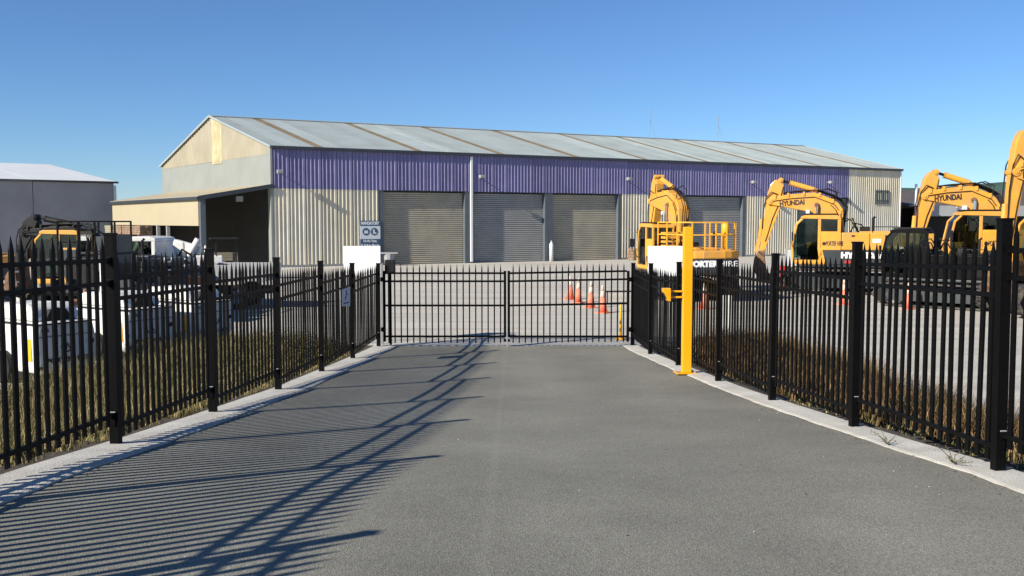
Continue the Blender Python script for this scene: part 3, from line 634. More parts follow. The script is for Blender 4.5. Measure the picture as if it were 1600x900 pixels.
# ------------------------------------------------------------------ other buildings
gbd = thing('grey_warehouse', 'dark grey panel warehouse with a pale roof at the far left', 'warehouse', (-33.1, 80, 0), R(38))
pw = 6.1
for i in range(8):
    mb = MB(); mb.box(-(i + 1) * pw + .04, -i * pw, 0, .3, 0, 6.1); obj('wall_panel', mb, 'panelgrey', gbd, bevel=.015)
mb = MB(); mb.box(-8 * pw, -.02, .3, .5, 0, 6.1); obj('back_wall', mb, 'darkwall', gbd)
mb = MB(); mb.box(-.02, .15, .31, 46, 0, 6.1); obj('end_wall', mb, 'panelgrey', gbd)
mb = MB(); mb.box(-8 * pw, .4, -.2, -.0, 6.06, 6.22); obj('gutter', mb, 'gutter', gbd, bevel=.02)
mb = MB(); mb.box(.16, .3, .1, .25, 0, 5.9); obj('downpipe', mb, 'pipe', gbd)
for i in range(8):
    mb = MB(); x0, x1 = -(i + 1) * pw + .03, -i * pw + (.45 if i == 0 else 0); vs = [(x0, -.2, 6.16), (x1, -.2, 6.16), (x1, 24, 8.75), (x0, 24, 8.75), (x0, 48, 6.16), (x1, 48, 6.16)]; vs += [(a, b, c - .08) for a, b, c in vs]
    mb.add(vs, [(0, 1, 2, 3), (3, 2, 5, 4), (7, 6, 9, 8), (8, 9, 10, 11), (0, 6, 7, 1), (4, 5, 11, 10), (1, 7, 8, 2), (2, 8, 11, 5), (0, 3, 9, 6), (3, 4, 10, 9)]); obj('roof_sheet', mb, 'lightroof', gbd)

rb = thing('low_shed', 'low shed with a dark brown gable roof and grey fascia behind the right excavators', 'shed', (41.4, 95, 0), R(6), scale=1.1)
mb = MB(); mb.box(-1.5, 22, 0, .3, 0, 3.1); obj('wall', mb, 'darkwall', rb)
mb = MB(); mb.box(-1.6, 22, -1.2, -.0, 3.12, 4.05); obj('fascia_band', mb, 'fascia', rb)
mb = MB(); mb.prism([(-2.2, 5.35), (7.5, 3.6 + .55), (22, 4.06), (22, 4.3), (8.5, 4.9), (-2.2, 5.6)], .2, .5, 'y'); 
mb = MB(); vs = [(-2.5, -.6, 4.07), (22, -.6, 4.07), (22, 9, 5.7), (-2.5, 9, 5.7), (-2.5, 18, 4.07), (22, 18, 4.07)]; vs += [(a, b, c - .1) for a, b, c in vs]
mb.add(vs, [(0, 1, 2, 3), (3, 2, 5, 4), (7, 6, 9, 8), (8, 9, 10, 11), (0, 6, 7, 1), (4, 5, 11, 10), (1, 7, 8, 2), (2, 8, 11, 5), (0, 3, 9, 6), (3, 4, 10, 9)]); obj('roof', mb, 'tileroof', rb)
mb = MB(); mb.box(3.6, 6.0, -1.28, -1.21, 3.25, 3.95); obj('shop_sign', mb, 'signwhite', rb)
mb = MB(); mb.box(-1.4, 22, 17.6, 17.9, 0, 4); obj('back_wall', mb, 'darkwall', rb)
for x in (-1.2, 4.5, 10.2, 15.9):
    mb = MB(); mb.box(x - .1, x + .1, -1.1, -.9, 0, 3.12); obj('post', mb, 'fascia', rb)
mb = MB(); mb.bar((-2.4, -3.0, 5.0), (1.6, -3.0, 4.15), .1, .12); mb.bar((-2.4, -3, 4.2), (-2.4, -3, 5.0), .08); mb.bar((1.6, -3, 4.1), (1.6, -1.2, 3.9), .06); mb.bar((-2.4, -3, 4.2), (-2.4, -.5, 4.0), .06); obj('barge_board', mb, 'pipe', rb)
for i, (x, y, h, lb) in enumerate(((37.6, 90, 6.4, 'taller white pole above the brown shed roof'), (39.0, 92, 6.2, 'shorter white pole to the right above the brown shed roof'))):
    t = thing('white_pole', lb, 'pole', (x, y, 0), 0, 'white poles beyond the warehouse'); mb = MB(); mb.tube([(0, 0, 0), (.06, 0, 4.4)], .07, 8); obj('shaft', mb, 'galv', t); mb = MB(); mb.tube([(.06, 0, 4.4), (.12, 0, h)], .14, 8); obj('head', mb, 'pipe', t)
t = thing('white_shed', 'long low white roofed shed at the far right below the hill', 'shed', (58, 105, 0), R(3)); mb = MB(); mb.box(-10, 30, 0, 8, 0, 3.4); obj('wall', mb, 'fascia', t)
mb = MB(); mb.add([(-10.3, -.5, 3.4), (30, -.5, 3.4), (30, 4, 4.7), (-10.3, 4, 4.7), (-10.3, 8.5, 3.4), (30, 8.5, 3.4)], [(0, 1, 2, 3), (3, 2, 5, 4), (0, 3, 4), (1, 5, 2), (4, 5, 1, 0)]); obj('roof', mb, 'lightroof', t)

# ------------------------------------------------------------------ excavators
def excavator(label, loc, head, scale=1, bx=1.0, bz=1.0, boom='orange', cabm='orange', hood='orange', body='slate', words=None, rail=False, low=False, narrow=1, side=True, group='tracked excavators parked in the yard'):
    t = thing('excavator', label, 'excavator', (loc[0], loc[1], 0), R(head), group, scale); t.scale.y *= narrow
    # undercarriage
    for s in (-1, 1):
        y = s * 1.1
        pol = [(-1.75, .0), (1.75, 0), (2.1, .16), (2.25, .45), (2.1, .78), (1.8, .92), (-1.8, .92), (-2.1, .78), (-2.25, .45), (-2.1, .16)]
        mb = MB(); n = len(pol); pv = [Vector((a, 0, b)) for a, b in pol]
        per = [(pv[i], pv[(i + 1) % n]) for i in range(n)]; tot = sum((b - a).length for a, b in per); N_ = 58; i = 0; acc = 0
        for k in range(N_):
            d = k / N_ * tot
            while d > acc + (per[i][1] - per[i][0]).length: acc += (per[i][1] - per[i][0]).length; i += 1
            a, b = per[i]; e = (b - a).normalized(); c = a + e * (d - acc); nrm = Vector((e.z, 0, -e.x)); w = tot / N_ * .46
            q = [c - e * w + nrm * 0, c + e * w, c + e * w - nrm * .06, c - e * w - nrm * .06]
            mb.prism([(p_.x, p_.z) for p_ in q], y - .3, y + .3, 'y')
            q = [c - e * .015, c + e * .015, c + e * .01 + nrm * .03, c - e * .01 + nrm * .03]; mb.prism([(p_.x, p_.z + 0.0) for p_ in q], y - .3, y + .3, 'y')
        for v_ in range(len(mb.v)): x_, y_, z_ = mb.v[v_]; mb.v[v_] = (x_, y_, z_ + .03)
        tr = obj('track', mb, 'track', t)
        mb = MB(); mb.prism([(-1.6, .25), (1.6, .25), (1.75, .45), (1.6, .72), (-1.6, .72), (-1.75, .45)], y - .2, y + .2, 'y'); obj('track_frame', mb, 'slate', tr)
        for x in (-1.85, 1.85):
            mb = MB(); mb.disc((x, y, .48), .34, .3, 18); mb.disc((x, y, .48), .14, .36, 12); obj('sprocket', mb, 'blackmatte', tr)
    mb = MB(); mb.box(-1, 1, -.8, .8, .45, .85); mb.disc((0, 0, .95), .65, .22, 28, 'z'); obj('slew_base', mb, 'blackmatte', t)
    # house
    y1s = 1.325
    mb = MB(); mb.box(-1.9, 1.7, -1.3, 1.28, 1.04, 1.14); obj('deck', mb, 'slate', t, bevel=.02)
    arc = [(-2.0, 1.34)] + [(-2.0 - .85 * math.sin(a), 1.34 * math.cos(a) ** .62 if math.cos(a) > 0 else 0) for a in [i * math.pi / 16 for i in range(1, 8)]]
    plan = arc + [(-2.85, .45), (-2.85, -.45)] + [(x, -y) for x, y in arc[::-1]]
    mb = MB(); mb.prism(plan, 1.08, 1.70, 'z'); cw = obj('counterweight', mb, body, t, bevel=.035)
    mb = MB(); mb.prism(plan, 1.705, 2.36, 'z') if not (rail or low) else mb.prism(plan, 1.705, 2.02, 'z'); obj('counterweight_top', mb, hood, t, bevel=.05)
    zt = 2.38 if not (rail or low) else 2.08
    for x0, x1 in ((-1.99, -.92), (-.905, .12)):
        mb = MB(); mb.box(x0, x1, .55, 1.31, 1.15, 1.70); obj('side_panel', mb, body, t, bevel=.02)
        mb = MB(); mb.box(x0, x1, .45, 1.31, 1.705, zt); obj('hood_panel', mb, hood, t, bevel=.04)
    mb = MB(); mb.prism([(.135, 1.15), (.62, 1.15), (.72, 1.32), (.82, 1.70), (.135, 1.70)], y1s - .1, y1s, 'y'); obj('side_panel', mb, body, t, bevel=.015)
    mb = MB(); mb.prism([(.135, 1.705), (.83, 1.705), (.87, 1.9), (.87, 2.36), (.135, 2.36)], y1s - .1, y1s, 'y'); obj('hood_panel', mb, hood, t, bevel=.015)
    mb = MB(); mb.box(-1.99, 1.3, -1.31, -.45, 1.15, 1.70); obj('side_panel', mb, body, t, bevel=.02)
    mb = MB(); mb.box(-1.99, .4, -1.31, -.45, 1.705, zt - .03); mb.box(.41, 1.3, -1.31, -.5, 1.705, 1.95); obj('hood_panel', mb, hood, t, bevel=.04)
    mb = MB(); mb.box(-1.99, -.6, -.44, .44, 1.2, zt + .04); obj('engine_cover', mb, hood, t, bevel=.04)
    mb = MB(); mb.tube([(-1.2, -.75, zt), (-1.2, -.75, zt + .55), (-1.28, -.75, zt + .62)], .055, 10); obj('exhaust', mb, 'blackmatte', t)
    mb = MB()
    for k in range(7): mb.box(-.85 + k * .12, -.79 + k * .12, 1.312, 1.32, 1.25, 1.6) if side and k < 0 else None
    mb.tube([(-.55, .3, zt), (-.3, .35, zt + .45), (.0, .28, zt + .6), (.15, .1, zt + .3)], .028, 6); mb.tube([(-.6, .1, zt), (-.35, .1, zt + .55), (-.05, .0, zt + .4), (.1, 0, zt)], .03, 6); mb.tube([(-.9, -.1, zt), (-.7, -.05, zt + .3), (-.45, .0, zt + .35), (-.3, 0, zt)], .03, 6); mb.box(-1.0, -.65, -.2, .2, zt, zt + .22)
    obj('hydraulic_lines', mb, 'blackmatte', t)
    # cab: shell of pillars and panels with glass
    cab = MB(); y0, y1 = .36, 1.30
    for y in (y0, y1 - .07):
        sid = [(.15, 1.15), (1.80, 1.15), (1.86, 1.32), (.62, 1.32), (.30, 1.7), (.30, 1.72), (.15, 1.72)]
        cab.prism(sid[:4] + [(.45, 1.72), (.15, 1.72)], y, y + .07)
        cab.prism([(.15, 1.72), (.27, 1.72), (.27, 2.95), (.15, 2.9)], y, y + .07)
        cab.prism([(.80, 1.55), (.93, 1.35), (.99, 1.75), (.99, 2.95), (.88, 2.95), (.88, 1.75)], y, y + .07)
        cab.prism([(.45, 1.72), (.62, 1.32), (.95, 1.32), (.86, 1.86), (.27, 1.86), (.27, 1.72)], y, y + .07) if y > .8 else None
        cab.prism([(1.86, 1.3), (1.93, 1.3), (1.97, 1.9), (1.80, 2.72), (1.55, 2.97), (1.50, 2.93), (1.74, 2.68), (1.90, 1.9)], y, y + .07)
    cab.box(.15, .27, y1 - .07, y1, 1.72, 2.36); cab.prism([(.27, 2.30), (.88, 2.30), (.88, 2.42), (.27, 2.42)], y1 - .06, y1 - .01)
    cab.prism([(.13, 2.88), (.2, 3.0), (.35, 3.05), (1.45, 3.05), (1.6, 3.0), (1.62, 2.92), (.15, 2.88)], y0 - .02, y1 + .02)
    cab.box(.14, .2, y0 + .07, y1 - .07, 1.15, 1.9); cab.box(.15, 1.85, y0, y1, 1.145, 1.2)
    cb = obj('cab', cab, cabm, t, bevel=.015)
    g = MB(); g.prism([(.99, 1.40), (1.87, 1.36), (1.91, 1.9), (1.74, 2.66), (1.52, 2.92), (.99, 2.92)], y1 - .045, y1 - .03); g.prism([(.27, 2.4), (.88, 2.4), (.88, 2.9), (.27, 2.9)], y1 - .045, y1 - .03)
    g.prism([(.27, 1.72), (1.87, 1.36), (1.91, 1.9), (1.74, 2.66), (1.52, 2.92), (.27, 2.9)], y0 + .03, y0 + .045)
    g.add([(.17, y0 + .07, 1.9), (.17, y1 - .07, 1.9), (.17, y1 - .07, 2.88), (.17, y0 + .07, 2.88)], [(0, 1, 2, 3)])
    g.add([(1.89, y0 + .07, 1.2), (1.89, y1 - .07, 1.2), (1.93, y1 - .07, 1.9), (1.93, y0 + .07, 1.9), (1.77, y0 + .07, 2.7), (1.77, y1 - .07, 2.7), (1.55, y0 + .07, 2.94), (1.55, y1 - .07, 2.94)], [(0, 1, 2, 3), (3, 2, 5, 4), (4, 5, 7, 6)])
    obj('glass', g, 'glass', cb)
    s_ = MB(); s_.box(.5, 1.0, .6, 1.08, 1.4, 1.65); s_.box(.42, .56, .6, 1.08, 1.6, 2.35); s_.box(.44, .56, .7, .98, 2.35, 2.6); s_.box(1.0, 1.3, .5, .6, 1.3, 1.85); s_.box(1.35, 1.6, .45, 1.2, 1.2, 1.5); obj('seat', s_, 'seat', cb, bevel=.03)
    s_ = MB(); s_.bar((.3, y1 - .02, 3.09), (1.5, y1 - .02, 3.09), .04); s_.bar((.3, y0 + .1, 3.09), (1.5, y0 + .1, 3.09), .04); s_.box(.25, 1.5, y0 + .12, y1 - .08, 3.055, 3.10); obj('roof_guard', s_, 'blackmatte', cb)
    s_ = MB(); s_.tube([(1.8, y1 + .0, 1.6), (1.95, y1 + .2, 1.9), (1.95, y1 + .2, 2.4)], .015, 6); s_.box(1.9, 1.95, y1 + .1, y1 + .3, 2.05, 2.4); obj('mirror', s_, 'blackmatte', cb)
    # boom, arm, bucket in the local x-z plane
    def q(p): return (p[0] * bx, 1.7 + (p[1] - 1.7) * bz)
    BP = [(.0, 1.55), (-.05, 2.4), (.03, 3.3), (.18, 3.52), (.45, 3.70), (1.1, 3.95), (2.0, 3.88), (2.72, 3.77), (2.9, 3.66), (2.9, 3.54), (2.75, 3.46), (2.2, 3.37), (1.15, 3.16), (.80, 2.75), (.46, 1.55)]
    mb = MB(); mb.prism([q(p) for p in BP], -.24, .24); bm = obj('boom', mb, boom, t, bevel=.02)
    AP = [(2.38, 4.46), (2.62, 4.46), (2.80, 4.25), (2.90, 3.9), (2.96, 3.5), (3.02, 2.9), (3.16, 1.62), (2.98, 1.58), (2.55, 2.9), (2.34, 3.5), (2.26, 4.2)]
    mb = MB(); mb.prism([q(p) for p in AP], -.17, .17); arm = obj('arm', mb, boom, t, bevel=.018)
    for pp, rr_, ww in (((2.4, 4.45), .10, .42), ((2.82, 3.6), .12, .54), ((3.07, 1.64), .1, .42)):
        e = q(pp); ear = MB(); ear.disc((e[0], 0, e[1]), rr_, ww, 16); ear.disc((e[0], 0, e[1]), rr_ * .5, ww + .05, 10); obj('pivot_pin', ear, boom, arm)
    a = q((.98, 4.02)); b = q((2.4, 4.45)); A_ = Vector((a[0], 0, a[1])); B_ = Vector((b[0], 0, b[1])); dd = B_ - A_
    mb = MB(); mb.tube([A_, A_ + dd * .08, A_ + dd * .1, A_ + dd * .72, A_ + dd * .76], [.07, .07, .105, .105, .12], 14); cy = obj('arm_cylinder', mb, boom, t, smooth=False)
    mb = MB(); mb.tube([A_ + dd * .74, B_], .05, 10); obj('rod', mb, 'blackmatte', cy)
    for s in (-1, 1):
        a = q((.95, 1.5)); b = q((.98, 3.42)); y = s * .33; A_ = Vector((a[0] + .1, y, 1.45)); B_ = Vector((b[0], y, b[1])); dd = B_ - A_
        mb = MB(); mb.tube([A_, A_ + dd * .55, A_ + dd * .58], [.09, .09, .1], 12); cy = obj('boom_cylinder', mb, boom, t); mb = MB(); mb.tube([A_ + dd * .56, B_], .05, 10); obj('rod', mb, 'chrome', cy)
    hs = MB()
    for k, y in enumerate((-.16, -.07, .02, .12)):
        pts = [(.02, 2.5), (-.1, 3.32), (.12, 3.62), (.45, 3.80), (1.0, 4.0), (1.9, 3.95), (2.5, 3.88)]
        hs.tube([(q(p)[0] - .02 * k, y, q(p)[1] + .02 + .012 * k) for p in pts], .022, 6)
    for y in (-.2, .2):
        hs.tube([(*[q((2.5, 3.88))[0]], y, q((2.5, 3.88))[1]), (q((2.75, 3.98))[0], y * 1.2, q((2.75, 3.98))[1]), (q((2.95, 3.75))[0], y * 1.1, q((2.95, 3.75))[1]), (q((3.06, 3.2))[0], y, q((3.06, 3.2))[1]), (q((3.08, 2.5))[0], y * .9, q((3.08, 2.5))[1])], .022, 6)
        hs.tube([(q((.3, 3.66))[0], y, q((.3, 3.66))[1]), (q((.25, 3.95))[0], y, q((.25, 3.95))[1]), (q((.6, 4.1))[0], y, q((.6, 4.1))[1]), (q((.9, 4.02))[0], y, q((.9, 4.02))[1])], .022, 6)
    obj('hose', hs, 'blackmatte', bm)
    hs = MB()
    for y in (-.26, .26):
        hs.tube([(*[q(p)[0]], y, q(p)[1] - .05) for p in ((.05, 2.2), (.1, 3.2), (.35, 3.52), (1.1, 3.82), (2.0, 3.76), (2.7, 3.66))], .016, 5)
        hs.tube([(*[q(p)[0]], y * 1.04, q(p)[1] - .13) for p in ((.1, 1.9), (.16, 3.1), (.3, 3.40), (.5, 3.6))], .016, 5)
        hs.tube([(q(p)[0] - .05, y * .72, q(p)[1]) for p in ((2.34, 4.2), (2.5, 3.5), (2.75, 2.9), (3.0, 2.0))], .016, 5)
    obj('steel_pipe', hs, 'blackmatte', bm)
    for p in ((.12, 3.1), (.4, 3.55), (.9, 3.80), (1.5, 3.84), (2.1, 3.80), (2.6, 3.72)):
        a = q(p); mb = MB(); mb.box(a[0] - .04, a[0] + .04, -.275, .275, a[1] - .02, a[1] + .14); obj('pipe_clamp', mb, boom, bm, bevel=.01)
    a = q((1.35, 3.1)); mb = MB(); mb.box(a[0] - .07, a[0] + .07, .245, .36, a[1] + .02, a[1] + .16); obj('work_lamp', mb, 'signgrey', bm)
    a = q((1.0, 3.45)); mb = MB(); mb.disc((a[0], 0, a[1]), .10, .56, 14); mb.disc((a[0], 0, a[1]), .05, .72, 10); obj('boom_pin', mb, 'rust', bm)
    mb = MB(); mb.bar((-1.95, 1.2, zt), (-1.95, 1.2, zt + .22), .03); mb.bar((-1.95, 1.2, zt + .22), (-1.0, 1.2, zt + .22), .03); mb.bar((-1.0, 1.2, zt + .22), (-1.0, 1.2, zt), .03); obj('grab_rail', mb, 'blackmatte', t)
    for x0_, x1_ in ((-1.9, -1.5),):
        mb = MB()
        for k in range(6): mb.box(x0_, x1_, 1.311, 1.319, 1.28 + k * .045, 1.30 + k * .045)
        obj('louvre', mb, 'blackmatte', t)
    for x_ in (-1.5, -.3):
        mb = MB(); mb.box(x_ - .06, x_ + .06, 1.312, 1.322, 2.22, 2.28); obj('latch', mb, 'blackmatte', t)
    ex, ez = q((3.07, 1.64)); ez = max(ez, 1.3)
    bk = [(ex - .08, ez), (ex + .1, ez), (ex + .3, ez - .3), (ex + .36, ez - .75), (ex + .1, ez - 1.15), (ex - .45, ez - 1.38), (ex - .8, ez - 1.35), (ex - .55, ez - 1.2), (ex - .2, ez - .85), (ex - .12, ez - .4)]
    bk = [(x, max(z, .04 + .001 * i)) for i, (x, z) in enumerate(bk)]
    mb = MB(); mb.prism(bk, -.5, .5); bu = obj('bucket', mb, 'rust', t, bevel=.02)
    mb = MB()
    for k in range(5): y = -.42 + k * .21; mb.prism([(ex - .5, max(.03, ez - 1.42)), (ex - .5, max(.1, ez - 1.3)), (ex - 1.0, max(.06, ez - 1.36))], y - .05, y + .05)
    obj('tooth', mb, 'rust', bu)
    f0 = q((2.72, 2.9)); f1 = q((2.78, 2.05)); mb = MB(); mb.tube([(f0[0] + .38 * bx, 0, f0[1]), (f0[0] + .42 * bx, 0, f0[1] - .5 * bz), (f0[0] + .44 * bx, 0, f0[1] - .7 * bz)], [.08, .08, .09], 10); mb.bar((f0[0] + .44 * bx, .1, f0[1] - .7 * bz), (ex + .25, .1, ez - .1), .08, .14); mb.bar((f0[0] + .44 * bx, -.1, f0[1] - .7 * bz), (ex + .25, -.1, ez - .1), .08, .14); obj('bucket_linkage', mb, boom, t)
    # lettering
    wd = words or {}
    if 'side' in wd: text('side_lettering', wd['side'], .30, (-.62, 1.34, 1.50), (-1, 0, 0), (0, 0, 1), 'text_white', t, 1.5, .02)
    if 'boom' in wd:
        p = q((1.95, 3.62)); text('boom_lettering', wd['boom'], .27, (p[0], .246, p[1] - .09), (-1, 0, .08 * bz), (0.08 * bz, 0, 1), 'text_dark', t, .95 * bx ** .5, .012)
    if 'hood' in wd:
        text('hood_lettering', wd['hood'], .24, (.38, 1.329, 1.95), (-1, 0, 0), (0, 0, 1), 'text_dark', t, .62, .004)
        mb = MB(); mb.disc((.76, 1.329, 1.95), .07, .008, 12); obj('emblem', mb, 'text_dark', t)
        mb = MB(); mb.box(-1.3, -1.0, 1.312, 1.318, 2.0, 2.14); obj('decal', mb, 'text_white', t); mb = MB(); mb.box(-.55, -.0, 1.312, 1.318, 1.2, 1.3); obj('warning_label', mb, 'redmark', t)
    if 'rear' in wd:
        text('rear_lettering', wd['rear'][0], .30, (-2.865, .47, 1.51), (0, -1, 0), (0, 0, 1), 'text_white', t, 1.22, .022); text('rear_lettering', wd['rear'][1], .30, (-2.865, -.56, 1.51), (0, -1, 0), (0, 0, 1), 'text_white', t, .76, .0)
    if rail:
        mb = MB(); z0, z1, z2 = 2.04, 2.62, 3.1
        loop = [(-.2, 1.22), (-2.1, 1.22), (-2.55, .8), (-2.62, .3), (-2.62, -.6), (-2.45, -1.05), (-2.0, -1.25), (.2, -1.25)]
        for z in (z1, z2):
            for a, b in zip(loop[:-1], loop[1:]): mb.bar((*a, z), (*b, z), .045)
        for p in loop: mb.bar((*p, z0), (*p, z2), .045)
        for p in ((-1.1, 1.22), (-.9, -1.25), (-2.62, -.15)): mb.bar((*p, z0), (*p, z2), .045)
        obj('guard_rail', mb, 'orangelight', t)
        mb = MB()
        for k in range(4): mb.box(-.75, -.3, .5, 1.15, 2.1 + k * .17, 2.2 + k * .17)
        obj('air_intake', mb, 'orange', t, bevel=.02)
        mb = MB(); mb.tube([(-2.2, -.75, 2.05), (-2.2, -.75, 2.55), (-2.2, -.75, 2.6), (-2.2, -.75, 3.0), (-2.2, -.75, 3.08)], [.06, .06, .14, .14, .08], 12); obj('beacon', mb, 'orangelight', t, smooth=True)
    return t

excavator('orange excavator seen from behind with yellow guard rails and hire lettering on its counterweight', (6.62, 37), 104, .94, bx=1.12, bz=1.22, words={'rear': ('PORTER', 'HIRE')}, rail=True)
excavator('orange and slate excavator in side view before the last roller door', (13.75, 40), 165, 1.05, words={'side': 'HYUNDAI', 'boom': 'HYUNDAI', 'hood': 'PORTER HIRE'})
excavator('orange excavator with its boom against the low brown shed roof', (18.7, 37), 170, 1.09, bx=.9, bz=1.0, words={'boom': 'HYUNDAI', 'hood': 'PORTER HIRE', 'side': 'HYUNDAI'})
excavator('orange excavator at the right edge with a tall upright arm', (17.55, 30), 178, 1.06, bx=.66, bz=1.33, words={'side': 'HYUNDAI', 'boom': 'HYUNDAI'})
excavator('small excavator with a black boom and orange cab behind the left fence', (-13.25, 31), 178, .88, bx=1.0, bz=.66, low=True, boom='blackmatte', hood='slate', body='slate', words={'side': 'HYUNDAI'})
excavator('orange and slate excavator whose rear shows at the far left edge', (-20.3, 35), 180, .85, bx=.9, bz=.55, low=True)
excavator('compact dark cabbed excavator parked between two orange excavators', (14.85, 33.2), 138, .88, bx=.5, bz=.25, low=True, narrow=.85, boom='slate', cabm='black', hood='black', body='black', words={'rear': ('HYU', 'NDAI')})

# ------------------------------------------------------------------ cones
def cone_proto(label, x, y, h=.9):
    t = thing('traffic_cone', label, 'traffic cone', (x, y, 0), random.uniform(0, 1), 'orange traffic cones on the yard')
    mb = MB(); mb.box(-.2, .2, -.2, .2, 0, .035); obj('base', mb, 'cone', t, bevel=.01)
    mb = MB(); mb.tube([(0, 0, .035), (0, 0, .5)], [.15, .085], 18); obj('body', mb, 'cone', t, smooth=True)
    mb = MB(); mb.tube([(0, 0, .5), (0, 0, .72)], [.087, .053], 18); obj('collar', mb, 'conewhite', t, smooth=True)
    mb = MB(); mb.tube([(0, 0, .72), (0, 0, .88), (0, 0, .9)], [.052, .03, .018], 18); obj('tip', mb, 'conewhite', t, smooth=True)
    return t
c0 = cone_proto('faded orange cone farthest back, leftmost of the four seen through the gate', 2.2, 36.19)
for x, y, lb in ((2.4, 34.77, 'faded orange cone second from the left seen through the gate'), (2.69, 32.71, 'faded orange cone third from the left seen through the gate'), (2.94, 30.88, 'faded orange cone nearest the gate, rightmost of its row'),
                 (6.5, 32.3, 'orange cone behind the fence right of the yellow post'), (11.8, 34.0, 'orange cone in front of the side on middle excavator'), (13.35, 32.2, 'pinkish orange cone before the compact dark excavator')):
    c = c0.copy(); COL.objects.link(c); c.location = (x, y, 0); c['label'] = lb; c.rotation_euler = (random.uniform(-.02, .02), random.uniform(-.02, .02), random.uniform(0, 1.5))
    for ch in list(c0.children):
        d = ch.copy(); COL.objects.link(d); d.parent = c
t = thing('barrier_bar', 'dark bar on short legs behind the row of cones', 'bar', (3.75, 34.6, 0)); mb = MB(); mb.tube([(-.35, 0, .42), (.9, .1, .42)], .03, 8); obj('bar', mb, 'blackmatte', t)  # thin dark tube held level above the yard on two legs
for x in (-.3, .8):
    mb = MB(); mb.bar((x, 0.05, 0), (x, .05, .42), .04); obj('leg', mb, 'blackmatte', t)

# ------------------------------------------------------------------ left yard machines
def light_tower(label, x, y):
    e = math.atan2(.84, .54)
    t = thing('light_tower_trailer', label, 'trailer', (x, y, 0), e, 'white light tower trailers behind the left fence')
    # local x runs along the shaded end face (1.1 m), local y along the lit long side (2.0 m)
    w, l = 1.12, 1.9
    mb = MB(); mb.prism([(0, .22), (w, .22), (w + .02, .9), (w - .03, 1.14), (.03, 1.14), (-.02, .9)], 0, l, 'y'); obj('body', mb, 'white', t, bevel=.05)
    mb = MB(); mb.prism([(.25, 1.145), (l - .05, 1.145), (l - .1, 1.42), (.55, 1.45), (.35, 1.36)], .1, w - .1, 'x'); obj('hood', mb, 'white', t, bevel=.07)
    mb = MB(); mb.box(-.02, w + .02, -.012, l, 1.10, 1.125); mb.box(.02, w - .02, -.012, -.004, .88, .892); obj('seam_trim', mb, 'blackmatte', t)
    mb = MB(); mb.prism([(.3, 1.15), (w - .3, 1.15), (w - .4, 1.34), (w / 2, 1.38), (.4, 1.34)], .235, .33, 'y'); obj('vent', mb, 'blackmatte', t)
    mb = MB(); mb.box(-.024, -.02, .18, .38, .45, .85); obj('decal', mb, 'yellow', t)
    text('end_lettering', 'PORTER HIRE', .12, (w / 2, -.008, .44), (1, 0, 0), (0, 0, 1), 'text_dark', t, .8, .004)
    text('end_lettering', 'LTS', .09, (.14, -.008, 1.0), (1, 0, 0), (0, 0, 1), 'text_dark', t, .14, .002)
    mb = MB(); mb.tube([(w / 2 - .12, -.01, .7), (w / 2 - .1, -.01, .62), (w / 2, -.01, .58), (w / 2 + .1, -.01, .62), (w / 2 + .13, -.01, .72)], .012, 6); mb.tube([(w / 2 - .03, -.01, .62), (w / 2, -.01, .74), (w / 2 + .05, -.01, .64)], .012, 6); obj('emblem', mb, 'text_dark', t)
    mb = MB(); mb.box(-.03, w + .03, .05, l - .05, .12, .22); obj('chassis', mb, 'blackmatte', t)
    for x_ in (-.02, w + .02):
        mb = MB(); mb.disc((x_, l * .55, .3), .3, .2, 20, 'x'); obj('wheel', mb, 'blackmatte', t)
    mb = MB(); mb.tube([(.0, .05, .6), (-.05, -.05, .6)], .03, 6); mb.box(w - .12, w - .04, -.03, .0, .7, .78); mb.box(.0, .06, -.03, 0, .3, .36); obj('latch', mb, 'blackmatte', t)
    mb = MB()
    for dx in (-.1, .1): mb.bar((w / 2 + dx, l - .35, 1.3), (w / 2 + dx, l - .35, 2.1), .05)
    for k in range(4): mb.bar((w / 2 - .1, l - .35, 1.4 + k * .2), (w / 2 + .1, l - .35, 1.4 + k * .2), .03)
    mast = obj('mast', mb, 'white', t)
    mb = MB(); mb.disc((w / 2, l - .42, 1.62), .12, .06, 14, 'y'); obj('winch', mb, 'blackmatte', mast)
    return t
light_tower('white light tower trailer nearest the camera with black lettering on its end', -8.45, 17.0)
light_tower('white light tower trailer in the middle of its row behind the fence', -7.95, 19.8)
light_tower('white light tower trailer farthest along the row, its yellow decal half hidden', -7.15, 21.5)

def wheel(name, x, y, z, r, w, parent):
    mb = MB(); mb.disc((x, y, z), r, w, 24, 'y'); o = obj(name, mb, 'blackmatte', parent, bevel=.03); mb = MB(); mb.disc((x, y, z), r * .55, w + .02, 16, 'y'); mb.disc((x, y, z), r * .18, w + .06, 10, 'y'); obj('rim', mb, 'galv', o)
